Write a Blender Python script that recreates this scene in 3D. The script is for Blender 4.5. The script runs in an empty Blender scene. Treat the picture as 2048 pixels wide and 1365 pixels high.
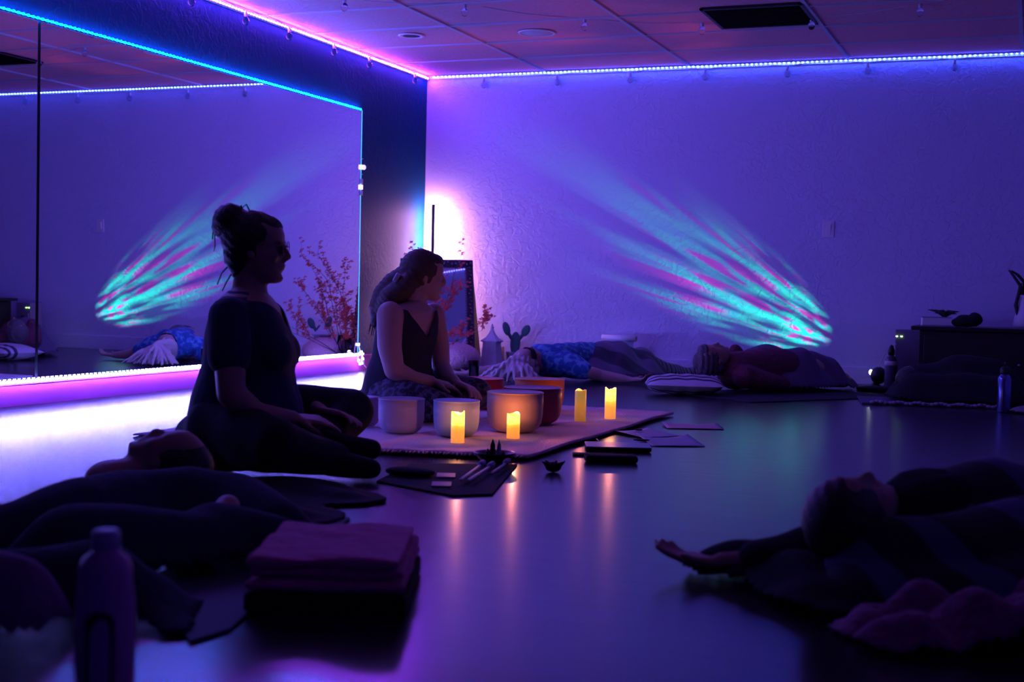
import bpy, bmesh, math, random
import numpy as np
from mathutils import Vector, Matrix, Euler
random.seed(7)
rng = np.random.RandomState(11)
PI = math.pi
sc = bpy.context.scene
COL = sc.collection

# ------------------------------------------------------------ camera
F_PX, YAW, PITCH, ROLL = 2672.0, 0.3727, -0.0392, 0.0227
CAM = np.array([4.574, -9.718, 0.62])
_d = np.array([-math.sin(YAW)*math.cos(PITCH), math.cos(YAW)*math.cos(PITCH), math.sin(PITCH)])
_r = np.array([math.cos(YAW), math.sin(YAW), 0.0]); _u = np.cross(_r, _d)
_r, _u = math.cos(ROLL)*_r + math.sin(ROLL)*_u, -math.sin(ROLL)*_r + math.cos(ROLL)*_u
cam_data = bpy.data.cameras.new('camera')
cam_data.sensor_width = 36.0; cam_data.lens = 36.0*F_PX/2048.0
cam_data.clip_start = 0.05; cam_data.clip_end = 60
cam = bpy.data.objects.new('camera', cam_data); COL.objects.link(cam)
cam.matrix_world = Matrix(((_r[0], _u[0], -_d[0], CAM[0]), (_r[1], _u[1], -_d[1], CAM[1]),
                           (_r[2], _u[2], -_d[2], CAM[2]), (0, 0, 0, 1)))
cam_data.dof.use_dof = True
cam_data.dof.focus_distance = 6.5
cam_data.dof.aperture_fstop = 3.6
sc.camera = cam

def at(px, py, depth):
    """point seen at pixel (px,py) lying `depth` metres in front of the camera"""
    return CAM + depth*(_d + (px-1024)/F_PX*_r - (py-682.5)/F_PX*_u)
def fl(px, py, z=0.0):
    v = _d + (px-1024)/F_PX*_r - (py-682.5)/F_PX*_u
    return CAM + v*(z-CAM[2])/v[2]

# ------------------------------------------------------------ world, exposure
w = bpy.data.worlds.new('World'); sc.world = w; w.use_nodes = True
w.node_tree.nodes['Background'].inputs[0].default_value = (0.02, 0.03, 1.0, 1)
w.node_tree.nodes['Background'].inputs[1].default_value = 0.07  # dim blue fill, added to enter through the open rear of the room
sc.view_settings.view_transform = 'Standard'; sc.view_settings.look = 'None'
sc.view_settings.exposure = 0.0; sc.view_settings.gamma = 1.0
sc.view_settings.use_curve_mapping = False
sc.cycles.max_bounces = 7; sc.cycles.diffuse_bounces = 3; sc.cycles.glossy_bounces = 4
sc.cycles.transmission_bounces = 5; sc.cycles.caustics_reflective = False; sc.cycles.caustics_refractive = False
sc.cycles.sample_clamp_indirect = 4.0

# strengths of the coloured light sources in the room
E_CEIL_LEFT = ((0.25, 0.04, 1.0), 640)
E_CEIL_BACK = ((0.035, 0.08, 1.0), 130)
E_CYAN = ((0.0, 0.15, 1.0), 380)
E_BOTTOM = ((0.17, 0.15, 1.0), 480)
E_EDGE = ((0.05, 0.35, 1.0), 3)
E_LAMP = ((1.0, 0.40, 0.85), 560)

# ------------------------------------------------------------ tagging
def tag(o, label=None, cat=None, group=None, kind=None):
    if label: o['label'] = label
    if cat: o['category'] = cat
    if group: o['group'] = group
    if kind: o['kind'] = kind
    return o
def empty(name, loc=(0, 0, 0), rz=0.0, label=None, cat=None, group=None):
    o = bpy.data.objects.new(name, None); COL.objects.link(o)
    o.location = loc; o.rotation_euler = (0, 0, rz); o.empty_display_size = .05
    return tag(o, label, cat, group)

# ------------------------------------------------------------ materials
def nmat(name):
    m = bpy.data.materials.new(name); m.use_nodes = True
    nt = m.node_tree; b = nt.nodes['Principled BSDF']
    return m, nt, b
def L(nt, a, b): nt.links.new(a, b)
def plain(name, col, rough=.7, metal=0.0, bump=0.0, bscale=60., var=0.0, sheen=0.0, spec=.5, coat=0, trans=0, ior=1.45):
    m, nt, b = nmat(name)
    b.inputs['Base Color'].default_value = (*col, 1); b.inputs['Roughness'].default_value = rough
    b.inputs['Metallic'].default_value = metal; b.inputs['Specular IOR Level'].default_value = spec
    b.inputs['Sheen Weight'].default_value = sheen; b.inputs['Coat Weight'].default_value = coat
    b.inputs['Transmission Weight'].default_value = trans; b.inputs['IOR'].default_value = ior
    tc = nt.nodes.new('ShaderNodeTexCoord')
    nz = nt.nodes.new('ShaderNodeTexNoise'); nz.inputs['Scale'].default_value = bscale; nz.inputs['Detail'].default_value = 3
    L(nt, tc.outputs['Object'], nz.inputs['Vector'])
    if var > 0:
        r = nt.nodes.new('ShaderNodeMix'); r.data_type = 'RGBA'
        r.inputs[6].default_value = (*[c*(1-var) for c in col], 1); r.inputs[7].default_value = (*[min(1, c*(1+var)) for c in col], 1)
        L(nt, nz.outputs['Fac'], r.inputs[0]); L(nt, r.outputs[2], b.inputs['Base Color'])
    if bump > 0:
        bp = nt.nodes.new('ShaderNodeBump'); bp.inputs['Strength'].default_value = bump; bp.inputs['Distance'].default_value = .01
        L(nt, nz.outputs['Fac'], bp.inputs['Height']); L(nt, bp.outputs['Normal'], b.inputs['Normal'])
    return m
def emis(name, col, s):
    m, nt, b = nmat(name)
    b.inputs['Base Color'].default_value = (*[c*.5 for c in col], 1)
    b.inputs['Emission Color'].default_value = (*col, 1); b.inputs['Emission Strength'].default_value = s
    return m
def striped(name, c1, c2, scale, width=.5, axis='U', rough=.9, c3=None, dist=1.5):
    m, nt, b = nmat(name); b.inputs['Roughness'].default_value = rough; b.inputs['Sheen Weight'].default_value = .1
    tc = nt.nodes.new('ShaderNodeTexCoord'); wv = nt.nodes.new('ShaderNodeTexWave')
    wv.bands_direction = 'X' if axis == 'U' else 'Y'; wv.inputs['Scale'].default_value = scale
    wv.inputs['Distortion'].default_value = dist; wv.inputs['Detail'].default_value = 1; wv.inputs['Detail Scale'].default_value = .6
    cr = nt.nodes.new('ShaderNodeValToRGB'); e = cr.color_ramp.elements
    e[0].position = width-.06; e[0].color = (*c1, 1); e[1].position = width+.06; e[1].color = (*c2, 1)
    if c3:
        n = cr.color_ramp.elements.new(.92); n.color = (*c3, 1)
    L(nt, tc.outputs['UV'], wv.inputs['Vector']); L(nt, wv.outputs['Fac'], cr.inputs['Fac']); L(nt, cr.outputs['Color'], b.inputs['Base Color'])
    nz = nt.nodes.new('ShaderNodeTexNoise'); nz.inputs['Scale'].default_value = 180
    L(nt, tc.outputs['Object'], nz.inputs['Vector'])
    bp = nt.nodes.new('ShaderNodeBump'); bp.inputs['Strength'].default_value = .3; bp.inputs['Distance'].default_value = .004
    L(nt, nz.outputs['Fac'], bp.inputs['Height']); L(nt, bp.outputs['Normal'], b.inputs['Normal'])
    return m
def patterned(name, c1, c2, scale, thr=.5, rough=.85):
    m, nt, b = nmat(name); b.inputs['Roughness'].default_value = rough
    tc = nt.nodes.new('ShaderNodeTexCoord'); v = nt.nodes.new('ShaderNodeTexVoronoi'); v.feature = 'SMOOTH_F1'
    v.inputs['Scale'].default_value = scale
    nz = nt.nodes.new('ShaderNodeTexNoise'); nz.inputs['Scale'].default_value = scale*.8; nz.inputs['Distortion'].default_value = 2
    cr = nt.nodes.new('ShaderNodeValToRGB'); e = cr.color_ramp.elements
    e[0].position = thr-.05; e[0].color = (*c1, 1); e[1].position = thr+.08; e[1].color = (*c2, 1)
    L(nt, tc.outputs['Object'], v.inputs['Vector']); L(nt, tc.outputs['Object'], nz.inputs['Vector'])
    mm = nt.nodes.new('ShaderNodeMath'); mm.operation = 'ADD'
    L(nt, v.outputs['Distance'], mm.inputs[0]); L(nt, nz.outputs['Fac'], mm.inputs[1])
    m2 = nt.nodes.new('ShaderNodeMath'); m2.operation = 'MULTIPLY'; m2.inputs[1].default_value = .6
    L(nt, mm.outputs[0], m2.inputs[0]); L(nt, m2.outputs[0], cr.inputs['Fac']); L(nt, cr.outputs['Color'], b.inputs['Base Color'])
    return m

def stucco(name, col, rough=.6, strength=.5, spec=.4):
    """trowelled knock-down plaster"""
    m, nt, b = nmat(name)
    b.inputs['Base Color'].default_value = (*col, 1); b.inputs['Roughness'].default_value = rough
    b.inputs['Specular IOR Level'].default_value = spec
    tc = nt.nodes.new('ShaderNodeTexCoord')
    n1 = nt.nodes.new('ShaderNodeTexNoise'); n1.inputs['Scale'].default_value = 17; n1.inputs['Detail'].default_value = 5; n1.inputs['Distortion'].default_value = 1.2
    n2 = nt.nodes.new('ShaderNodeTexNoise'); n2.inputs['Scale'].default_value = 1.1; n2.inputs['Detail'].default_value = 2
    cr = nt.nodes.new('ShaderNodeValToRGB'); cr.color_ramp.elements[0].position = .47; cr.color_ramp.elements[1].position = .56
    mp = nt.nodes.new('ShaderNodeMapRange'); mp.inputs[1].default_value = .35; mp.inputs[2].default_value = .65; mp.inputs[3].default_value = .15; mp.inputs[4].default_value = 1.0
    mu = nt.nodes.new('ShaderNodeMath'); mu.operation = 'MULTIPLY'
    for n in (n1, n2): L(nt, tc.outputs['Object'], n.inputs['Vector'])
    L(nt, n1.outputs['Fac'], cr.inputs['Fac']); L(nt, n2.outputs['Fac'], mp.inputs[0])
    L(nt, cr.outputs['Color'], mu.inputs[0]); L(nt, mp.outputs[0], mu.inputs[1])
    bp = nt.nodes.new('ShaderNodeBump'); bp.inputs['Strength'].default_value = strength; bp.inputs['Distance'].default_value = .006
    L(nt, mu.outputs[0], bp.inputs['Height']); L(nt, bp.outputs['Normal'], b.inputs['Normal'])
    return m

def floor_mat():
    m, nt, b = nmat('laminate planks')
    tc = nt.nodes.new('ShaderNodeTexCoord')
    br = nt.nodes.new('ShaderNodeTexBrick'); br.inputs['Scale'].default_value = 1.0
    br.inputs['Brick Width'].default_value = 1.25; br.inputs['Row Height'].default_value = .127
    br.inputs['Mortar Size'].default_value = .0022; br.inputs['Mortar Smooth'].default_value = .2; br.offset = .37; br.offset_frequency = 2
    br.inputs['Color1'].default_value = (.028, .026, .036, 1); br.inputs['Color2'].default_value = (.042, .038, .052, 1); br.inputs['Mortar'].default_value = (.02, .016, .014, 1)
    L(nt, tc.outputs['Object'], br.inputs['Vector'])
    mp = nt.nodes.new('ShaderNodeMapping'); mp.inputs['Scale'].default_value = (1.2, 26, 1)
    nz = nt.nodes.new('ShaderNodeTexNoise'); nz.inputs['Scale'].default_value = 3; nz.inputs['Detail'].default_value = 4
    L(nt, tc.outputs['Object'], mp.inputs['Vector']); L(nt, mp.outputs['Vector'], nz.inputs['Vector'])
    mx = nt.nodes.new('ShaderNodeMix'); mx.data_type = 'RGBA'; mx.blend_type = 'MULTIPLY'; mx.inputs[0].default_value = .6
    L(nt, br.outputs['Color'], mx.inputs[6]); L(nt, nz.outputs['Color'], mx.inputs[7]); L(nt, mx.outputs[2], b.inputs['Base Color'])
    rr = nt.nodes.new('ShaderNodeMapRange'); rr.inputs[3].default_value = .17; rr.inputs[4].default_value = .27
    L(nt, nz.outputs['Fac'], rr.inputs[0]); L(nt, rr.outputs[0], b.inputs['Roughness'])
    b.inputs['Specular IOR Level'].default_value = .5
    ad = nt.nodes.new('ShaderNodeMath'); ad.operation = 'MULTIPLY_ADD'; ad.inputs[1].default_value = -1.0
    m3 = nt.nodes.new('ShaderNodeMath'); m3.operation = 'MULTIPLY'; m3.inputs[1].default_value = .18
    L(nt, nz.outputs['Fac'], m3.inputs[0]); L(nt, br.outputs['Fac'], ad.inputs[0]); L(nt, m3.outputs[0], ad.inputs[2])
    bp = nt.nodes.new('ShaderNodeBump'); bp.inputs['Strength'].default_value = .45; bp.inputs['Distance'].default_value = .0015
    L(nt, ad.outputs[0], bp.inputs['Height']); L(nt, bp.outputs['Normal'], b.inputs['Normal'])
    return m

M = dict(
    wall=stucco('pale periwinkle plaster', (.60, .59, .80), .65, .45),
    navy=stucco('navy accent plaster', (.0005, .05, .12), .6, .28, .1),
    floor=floor_mat(),
    tile=plain('acoustic tile', (.95, .40, .50), .95, bump=.6, bscale=45, var=.12),
    tbar=plain('tee bar', (.6, .55, .65), .5),
    trim=plain('white trim paint', (.75, .72, .76), .5),
    dark=plain('black plastic', (.012, .012, .014), .45),
    mirror=plain('mirror silvering', (.86, .88, .9), .012, 1.0),
    seam=plain('mirror seam', (.01, .01, .012), .5),
    skin=plain('skin', (.46, .26, .2), .5, var=.06, bscale=12),
    skin2=plain('fair skin', (.44, .26, .25), .5, var=.06, bscale=12),
    hairdark=plain('dark brown hair', (.018, .012, .010), .45, bump=.6, bscale=160),
    hairbrown=plain('brown hair', (.06, .035, .022), .5, bump=.6, bscale=160),
    hairpale=plain('grey blonde hair', (.62, .52, .5), .45, bump=.4, bscale=120, var=.3),
    shirt=plain('navy cotton', (.02, .028, .075), .9, bump=.25, bscale=30, sheen=.1),
    pants=plain('black stretch fabric', (.012, .012, .02), .9, bump=.2, bscale=25),
    tank=plain('charcoal jersey', (.02, .02, .035), .9, bump=.2, bscale=30),
    steel=plain('brushed steel', (.35, .36, .4), .25, 1.0),
    glass=plain('clear glass', (1, 1, 1), .03, trans=1.0, ior=1.3),
    lens=plain('spectacle lens', (1, 1, 1), .02, trans=1.0, ior=1.03),
    cord=plain('clear cable', (.6, .55, .65), .4),
    blackcloth=plain('black cloth', (.008, .008, .012), .95, bump=.3, bscale=40),
)

# ------------------------------------------------------------ mesh builder
def rotm(rx=0, ry=0, rz=0): return np.array(Euler((rx, ry, rz)).to_matrix())
class MB:
    def __init__(s): s.v = []; s.f = []; s.uv = None
    def add(s, v, f):
        n = len(s.v); s.v += [tuple(map(float, p)) for p in v]; s.f += [tuple(i+n for i in q) for q in f]; return s
    def box(s, c, size, R=None, taper=1.0):
        a, b, h = [x/2 for x in size]; R = np.eye(3) if R is None else R
        pts = [(x*a*(taper if z > 0 else 1), y*b*(taper if z > 0 else 1), z*h) for z in (-1, 1) for y in (-1, 1) for x in (-1, 1)]
        return s.add([R@np.array(p)+np.array(c) for p in pts], [(0, 2, 3, 1), (4, 5, 7, 6), (0, 1, 5, 4), (2, 6, 7, 3), (0, 4, 6, 2), (1, 3, 7, 5)])
    def ring_stack(s, rings, cap=True):
        n = len(rings[0]); v = [p for r in rings for p in r]; f = []
        for k in range(len(rings)-1):
            for i in range(n):
                j = (i+1) % n; f.append((k*n+i, k*n+j, (k+1)*n+j, (k+1)*n+i))
        if cap: f.append(tuple(range(n-1, -1, -1))); f.append(tuple((len(rings)-1)*n+i for i in range(n)))
        return s.add(v, f)
    def tube(s, path, rad, seg=8, cap=True):
        path = [np.array(p, float) for p in path]; n = len(path)
        rad = [rad]*n if np.isscalar(rad) else rad
        rings = []; prev = None
        for i in range(n):
            t = path[min(i+1, n-1)]-path[max(i-1, 0)]; t = t/(np.linalg.norm(t)+1e-9)
            if prev is None:
                a = np.array([0, 0, 1.]) if abs(t[2]) < .9 else np.array([1., 0, 0])
            else: a = prev
            x = a-t*(a@t); x /= np.linalg.norm(x)+1e-9; y = np.cross(t, x); prev = x
            rings.append([path[i]+rad[i]*(math.cos(2*PI*k/seg)*x+math.sin(2*PI*k/seg)*y) for k in range(seg)])
        return s.ring_stack(rings, cap)
    def caps(s, p0, p1, r0, r1=None, seg=16):
        r1 = r0 if r1 is None else r1; p0 = np.array(p0, float); p1 = np.array(p1, float)
        d = p1-p0; l = np.linalg.norm(d)+1e-9; t = d/l
        P = []; R = []
        for a in np.linspace(-PI/2, 0, 5)[:]: P.append(p0+t*r0*math.sin(a)); R.append(max(1e-4, r0*math.cos(a)))
        for a in np.linspace(0, PI/2, 5): P.append(p1+t*r1*math.sin(a)); R.append(max(1e-4, r1*math.cos(a)))
        return s.tube(P, R, seg)
    def chain(s, pts, rads, seg=16):
        for i in range(len(pts)-1): s.caps(pts[i], pts[i+1], rads[i], rads[i+1], seg)
        return s
    def ell(s, c, r, R=None, seg=20, rg=12):
        R = np.eye(3) if R is None else R; rings = []
        for k in range(rg+1):
            a = -PI/2+PI*k/rg; ca = max(math.cos(a), 1e-3)
            rings.append([R@np.array([r[0]*ca*math.cos(2*PI*i/seg), r[1]*ca*math.sin(2*PI*i/seg), r[2]*math.sin(a)])+np.array(c) for i in range(seg)])
        return s.ring_stack(rings)
    def lathe(s, prof, c=(0, 0, 0), seg=32, R=None):
        R = np.eye(3) if R is None else R
        return s.ring_stack([[R@np.array([max(r, 1e-4)*math.cos(2*PI*i/seg), max(r, 1e-4)*math.sin(2*PI*i/seg), z])+np.array(c) for i in range(seg)] for r, z in prof])
    def prism(s, poly, z0, z1):
        n = len(poly); v = [(x, y, z0) for x, y in poly]+[(x, y, z1) for x, y in poly]
        return s.add(v, [tuple(range(n-1, -1, -1)), tuple(range(n, 2*n))]+[(i, (i+1) % n, n+(i+1) % n, n+i) for i in range(n)])
    def slices(s, sl, seg=28, T=None):
        """closed loft: (z, x_back, x_front, half_width[, power]) slices"""
        rings = []
        for q in sl:
            z, xb, xf, hw = q[:4]; cx = (xb+xf)/2; rx = (xf-xb)/2; e = q[4] if len(q) > 4 else .85
            y0 = q[5] if len(q) > 5 else 0.0
            rings.append([(cx+rx*math.copysign(abs(math.cos(a))**e, math.cos(a)), y0+hw*math.copysign(abs(math.sin(a))**e, math.sin(a)), z) for a in [2*PI*i/seg for i in range(seg)]])
        if T is not None: rings = [[T(np.array(p)) for p in r] for r in rings]
        return s.ring_stack(rings)
    def xf(s, Mx, t=(0, 0, 0)):
        s.v = [tuple(np.array(Mx)@np.array(p)+np.array(t)) for p in s.v]; return s
    def mesh(s, name, mat, smooth=True):
        me = bpy.data.meshes.new(name); me.from_pydata(s.v, [], s.f)
        bm = bmesh.new(); bm.from_mesh(me); bmesh.ops.recalc_face_normals(bm, faces=bm.faces); bm.to_mesh(me); bm.free()
        if mat: me.materials.append(mat)
        me.polygons.foreach_set('use_smooth', [smooth]*len(me.polygons))
        return me
    def build(s, name, mat, parent=None, smooth=False, bevel=0.0, remesh=None, relax=0, cut=None, disp=None, loc=None):
        me = s.mesh(name, mat, smooth or bool(remesh))
        o = bpy.data.objects.new(name, me); COL.objects.link(o)
        if remesh:
            md = o.modifiers.new('r', 'REMESH'); md.mode = 'VOXEL'; md.voxel_size = remesh; md.use_smooth_shade = True
            if relax: sm = o.modifiers.new('s', 'SMOOTH'); sm.factor = .5; sm.iterations = relax
            dg = bpy.context.evaluated_depsgraph_get(); dg.update()
            nm = bpy.data.meshes.new_from_object(o.evaluated_get(dg)); o.modifiers.clear(); o.data = nm; nm.name = name
            if not nm.materials: nm.materials.append(mat)
            nm.polygons.foreach_set('use_smooth', [True]*len(nm.polygons))
            if disp:
                co = np.empty(len(nm.vertices)*3); nm.vertices.foreach_get('co', co); co = co.reshape(-1, 3)
                no = np.empty(len(nm.vertices)*3); nm.vertices.foreach_get('normal', no); no = no.reshape(-1, 3)
                co = co+no*disp(co)[:, None]; nm.vertices.foreach_set('co', co.ravel()); nm.update()
            if cut:
                bm = bmesh.new(); bm.from_mesh(nm)
                bmesh.ops.delete(bm, geom=[f for f in bm.faces if cut(f.calc_center_median())], context='FACES')
                for _ in range(12):
                    bv = [v for v in bm.verts if v.is_boundary]; nw = []
                    for v in bv:
                        nb = [e.other_vert(v) for e in v.link_edges if e.is_boundary]
                        nw.append((v.co+sum((q.co for q in nb), Vector()))/(1+len(nb)))
                    for v, c_ in zip(bv, nw): v.co = c_
                bm.to_mesh(nm); bm.free()
        if bevel:
            md = o.modifiers.new('b', 'BEVEL'); md.width = bevel; md.segments = 2; md.limit_method = 'ANGLE'
        if parent: o.parent = parent
        if loc is not None: o.location = loc
        return o
def struct(name, mb, m, **k):
    o = mb.build(name, m, **k); o['kind'] = 'structure'; return o
def copy_tree(o, parent=None):
    c = o.copy(); COL.objects.link(c); c.parent = parent
    for ch in list(o.children): copy_tree(ch, c)
    return c
def folds(a, f1, f2, ph=0.0):
    return lambda co: a*(np.sin(co[:, 0]*f1+co[:, 2]*f2+ph+2*np.sin(co[:, 1]*f1*.7))*np.sin(co[:, 2]*f1*.6-co[:, 1]*f2+ph*2))

def drape(name, lumps, mat, parent=None, res=.014, margin=.03, slope=1.1, amp=.008, freq=22, ang=.5, thick=.006, seed=0, base=.004, shape=None, blur=2, label=None, cat=None, group=None):
    """a cloth that lies over round-cone lumps standing on the floor"""
    xs = [p[0] for l in lumps for p in l[:2]]; ys = [p[1] for l in lumps for p in l[:2]]; R = max(max(l[2], l[3])+max(l[0][2], l[1][2]) for l in lumps)
    x0, x1, y0, y1 = min(xs)-R-.25, max(xs)+R+.25, min(ys)-R-.25, max(ys)+R+.25
    nx, ny = int((x1-x0)/res), int((y1-y0)/res)
    X, Y = np.meshgrid(np.linspace(x0, x1, nx), np.linspace(y0, y1, ny))
    Z = np.zeros_like(X)-1; D = np.zeros_like(X)+9
    for p0, p1, r0, r1 in lumps:
        p0 = np.array(p0, float); p1 = np.array(p1, float); d = p1[:2]-p0[:2]; l2 = d@d+1e-9
        t = np.clip(((X-p0[0])*d[0]+(Y-p0[1])*d[1])/l2, 0, 1)
        dist = np.hypot(X-p0[0]-t*d[0], Y-p0[1]-t*d[1]); r = r0+t*(r1-r0); zc = p0[2]+t*(p1[2]-p0[2])
        k = .75; a = np.sqrt(np.maximum(r*r-dist**2, 0)); tz = zc+np.where(dist < k*r, a, r*math.sqrt(1-k*k)-(dist-k*r)*slope)
        Z = np.maximum(Z, tz); D = np.minimum(D, dist-r)
    ca, sa = math.cos(ang), math.sin(ang); U = X*ca+Y*sa; V = -X*sa+Y*ca
    ph = seed*1.7
    n = np.sin(U*freq+ph+1.8*np.sin(V*freq*.31+ph))*.6+np.sin(U*freq*.47+V*freq*.33+ph*3)*.6+.3*np.sin(V*freq*1.3+U*freq*.8+ph)
    Z = Z+amp*n*np.clip(Z*12+.3, .1, 1)
    Z = np.maximum(Z, base+.25*amp*(n+1.2)*.5)
    for _ in range(blur):
        Zp = np.pad(Z, 1, mode='edge'); Z = (Zp[1:-1, 1:-1]*2+Zp[:-2, 1:-1]+Zp[2:, 1:-1]+Zp[1:-1, :-2]+Zp[1:-1, 2:])/6
    edge = margin+.5*margin*np.sin(U*9+ph)+.3*margin*np.sin(V*14+ph*2)
    hmax = np.maximum(Z, 0)
    keep = (D < edge) | (Z > base+amp+.006)
    if shape is not None: keep &= shape(X, Y)
    idx = -np.ones(X.shape, int); v = []; uv = []
    f = []
    for j in range(ny-1):
        for i in range(nx-1):
            if keep[j, i] and keep[j, i+1] and keep[j+1, i] and keep[j+1, i+1]:
                q = []
                for jj, ii in ((j, i), (j, i+1), (j+1, i+1), (j+1, i)):
                    if idx[jj, ii] < 0: idx[jj, ii] = len(v); v.append((X[jj, ii], Y[jj, ii], Z[jj, ii])); uv.append((U[jj, ii], V[jj, ii]))
                    q.append(idx[jj, ii])
                f.append(tuple(q))
    me = bpy.data.meshes.new(name); me.from_pydata(v, [], f); me.materials.append(mat)
    ul = me.uv_layers.new(name='UVMap')
    for li, lp in enumerate(me.loops): ul.data[li].uv = uv[lp.vertex_index]
    me.polygons.foreach_set('use_smooth', [True]*len(me.polygons))
    o = bpy.data.objects.new(name, me); COL.objects.link(o)
    md = o.modifiers.new('s', 'SMOOTH'); md.factor = .5; md.iterations = 2
    md = o.modifiers.new('t', 'SOLIDIFY'); md.thickness = thick; md.offset = 1
    if parent:
        o.parent = parent
        o.matrix_parent_inverse = Matrix.Rotation(-parent.rotation_euler[2], 4, 'Z') @ Matrix.Translation(-Vector(parent.location))
    return tag(o, label, cat, group)

# ============================================================ THE ROOM
H = 2.295; XR = 6.3; YB = -12.5
struct('floor', MB().box((XR/2, YB/2, -.05), (XR+.2, -YB+.2, .1)), M['floor'])
struct('wall_back', MB().box((XR/2, .05, H/2), (XR+.2, .1, H)), M['wall'])
struct('wall_left', MB().box((-.05, YB/2, H/2), (.1, -YB, H)), M['navy'])
struct('wall_right', MB().box((XR+.05, YB/2, H/2), (.1, -YB, H)), M['wall'])
struct('ceiling', MB().box((XR/2, YB/2, H+.055), (XR+.2, -YB+.2, .1)), M['tile'])
g = MB()
x = -.09
gx = [1.0, 2.13, 3.28, 4.43, 5.58]; gy = [-.61*k for k in range(1, 20)]
for x in gx: g.box((x, YB/2, H), (.024, -YB, .012))
for y in gy: g.box((XR/2, y, H+.001), (XR, .018, .010))
struct('trim_1', g, M['tbar'])
struct('trim_2', MB().box((.006, YB/2, H-.016), (.012, -YB, .032)).box((XR/2, -.005, H-.012), (XR, .010, .024)), M['trim'])
struct('baseboard_back', MB().box((XR/2, -.007, .06), (XR, .014, .12)), M['wall'], bevel=.003)
struct('baseboard_left', MB().box((.009, -6.2, .052), (.018, 12.4, .104)).box((.012, -6.2, .108), (.024, 12.4, .010)), plain('plum kickboard paint', (.85, .11, .60), .5))
struct('baseboard_right', MB().box((XR-.007, YB/2, .06), (.014, -YB, .12)), M['wall'])

# wall mirrors on the navy wall
for (ya, yb), lab in (((-1.117, -4.446), 'wide frameless wall mirror on the navy wall reaching towards the corner'),
                      ((-4.466, -7.8), 'frameless wall mirror panel at the left edge beyond the dark seam')):
    t = empty('wall_mirror', (0, (ya+yb)/2, .125), 0, lab, 'mirror')
    h = 1.745
    MB().box((.004, 0, h/2), (.006, abs(yb-ya), h)).build('mirror_glass', M['mirror'], t)
    MB().box((.002, 0, h/2), (.0036, abs(yb-ya)+.018, h+.012)).build('backing', M['seam'], t)

# ------------------------------------------------------------ LED strips
def led_strip(p0, p1, n_dir, em, label, spacing=.0333, nmax=100, led=.010, vis_from=0, gap=()):
    """flexible tape with one small emitter every 33 mm; n_dir is the way it faces"""
    p0 = np.array(p0, float); p1 = np.array(p1, float); d = p1-p0; l = np.linalg.norm(d); t = d/l; n = np.array(n_dir, float); s_ = np.cross(t, n)
    R = np.stack([t, s_, n], 1)
    root = empty('led_strip', p0, 0, label, 'light strip')
    MB().box(d/2+n*.001, (l, .010, .002), R).build('tape', M['cord'], root)
    mat = emis('led '+label[:18], *em)
    me = MB().box((0, 0, 0), (led, led, .005), R).mesh('led', mat, False)
    N = int(l/spacing)
    for k in range(min(N, nmax)):
        o = bpy.data.objects.new('led', me); COL.objects.link(o); o.parent = root; o.location = t*(k+.5)*spacing+n*.0045
    if N > nmax:
        b = MB()
        for k in range(nmax, N): b.box(t*(k+.5)*spacing+n*.0045, (led, led, .005), R)
        o = b.build('led', mat, root); o['kind'] = 'stuff'
    return root
led_strip((.022, -.03, H-.024), (.022, -5.9, H-.024), (1, 0, 0), E_CEIL_LEFT, 'violet dotted light strip running along the ceiling edge above the navy wall', led=.009)
led_strip((.05, -.018, H-.006), (5.3, -.018, H-.006), (0, 0, -1), E_CEIL_BACK, 'white dotted light strip along the ceiling edge above the back wall')
led_strip((XR-.012, -.1, H-.02), (XR-.012, -7.0, H-.02), (-1, 0, 0), ((.12, .1, 1.0), 16), 'dotted light strip at ceiling level reflected in the ornate leaning mirror')
led_strip((.012, -1.13, 1.882), (.012, -6.1, 1.882), (1, 0, 0), E_CYAN, 'bright cyan light strip along the top edge of the wall mirrors')
led_strip((.030, -1.13, .120), (.030, -6.1, .120), (1, 0, 0), E_BOTTOM, 'glaring white light strip along the bottom edge of the wall mirrors', led=.014)
# vertical cable and connectors at the mirror's right edge
t = empty('led_cable', (.008, -1.108, .12), 0, 'thin blue glowing cable with white connectors beside the wall mirror edge', 'cable')
MB().tube([(0, 0, 0), (0, .002, .6), (0, 0, 1.2), (0, 0, 1.76)], .0022, 6).build('cable', emis('glow cable', *E_EDGE), t)
for z, hh, e in ((1.352, .032, 1), (1.208, .034, 1), (1.250, .034, 0), (1.166, .034, 0), (.07, .02, 1)):
    MB().box((.006, 0, z), (.012, .026, hh)).build('connector', emis('lit connector', (.7, .6, 1), 2.2) if e else M['trim'], t, bevel=.002)
for z in (1.412, 1.30): MB().box((.006, -.002, z), (.006, .030, .004)).build('clip', M['trim'], t)
MB().ell((.012, .020, 1.352), (.014, .020, .018)).build('connector_cap', emis('lit cap', (.8, .5, .9), 1.6), t, smooth=True)
t = empty('light_strip_coil', (.05, -1.14, .02), 0, 'bunched bright end of the light strip hanging below the mirror corner', 'light strip')
cm = emis('coil led', (.5, .45, 1.0), 60)
pth = [(.0, .03*math.sin(a)-.01*a/6, .075+.045*math.cos(a)) for a in np.linspace(0, 11, 26)]
MB().tube(pth, .004, 6).build('tape', M['cord'], t)
for k in range(0, 26, 2): MB().box(np.array(pth[k])+np.array([.006, 0, 0]), (.008, .010, .010)).build('led', cm, t)
MB().tube([(-.03, .02, .17), (-.02, .03, .12), (0, .045, .07), (-.01, .07, .02), (0, .09, 0)], .003, 6).build('cord', M['cord'], t)

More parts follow.
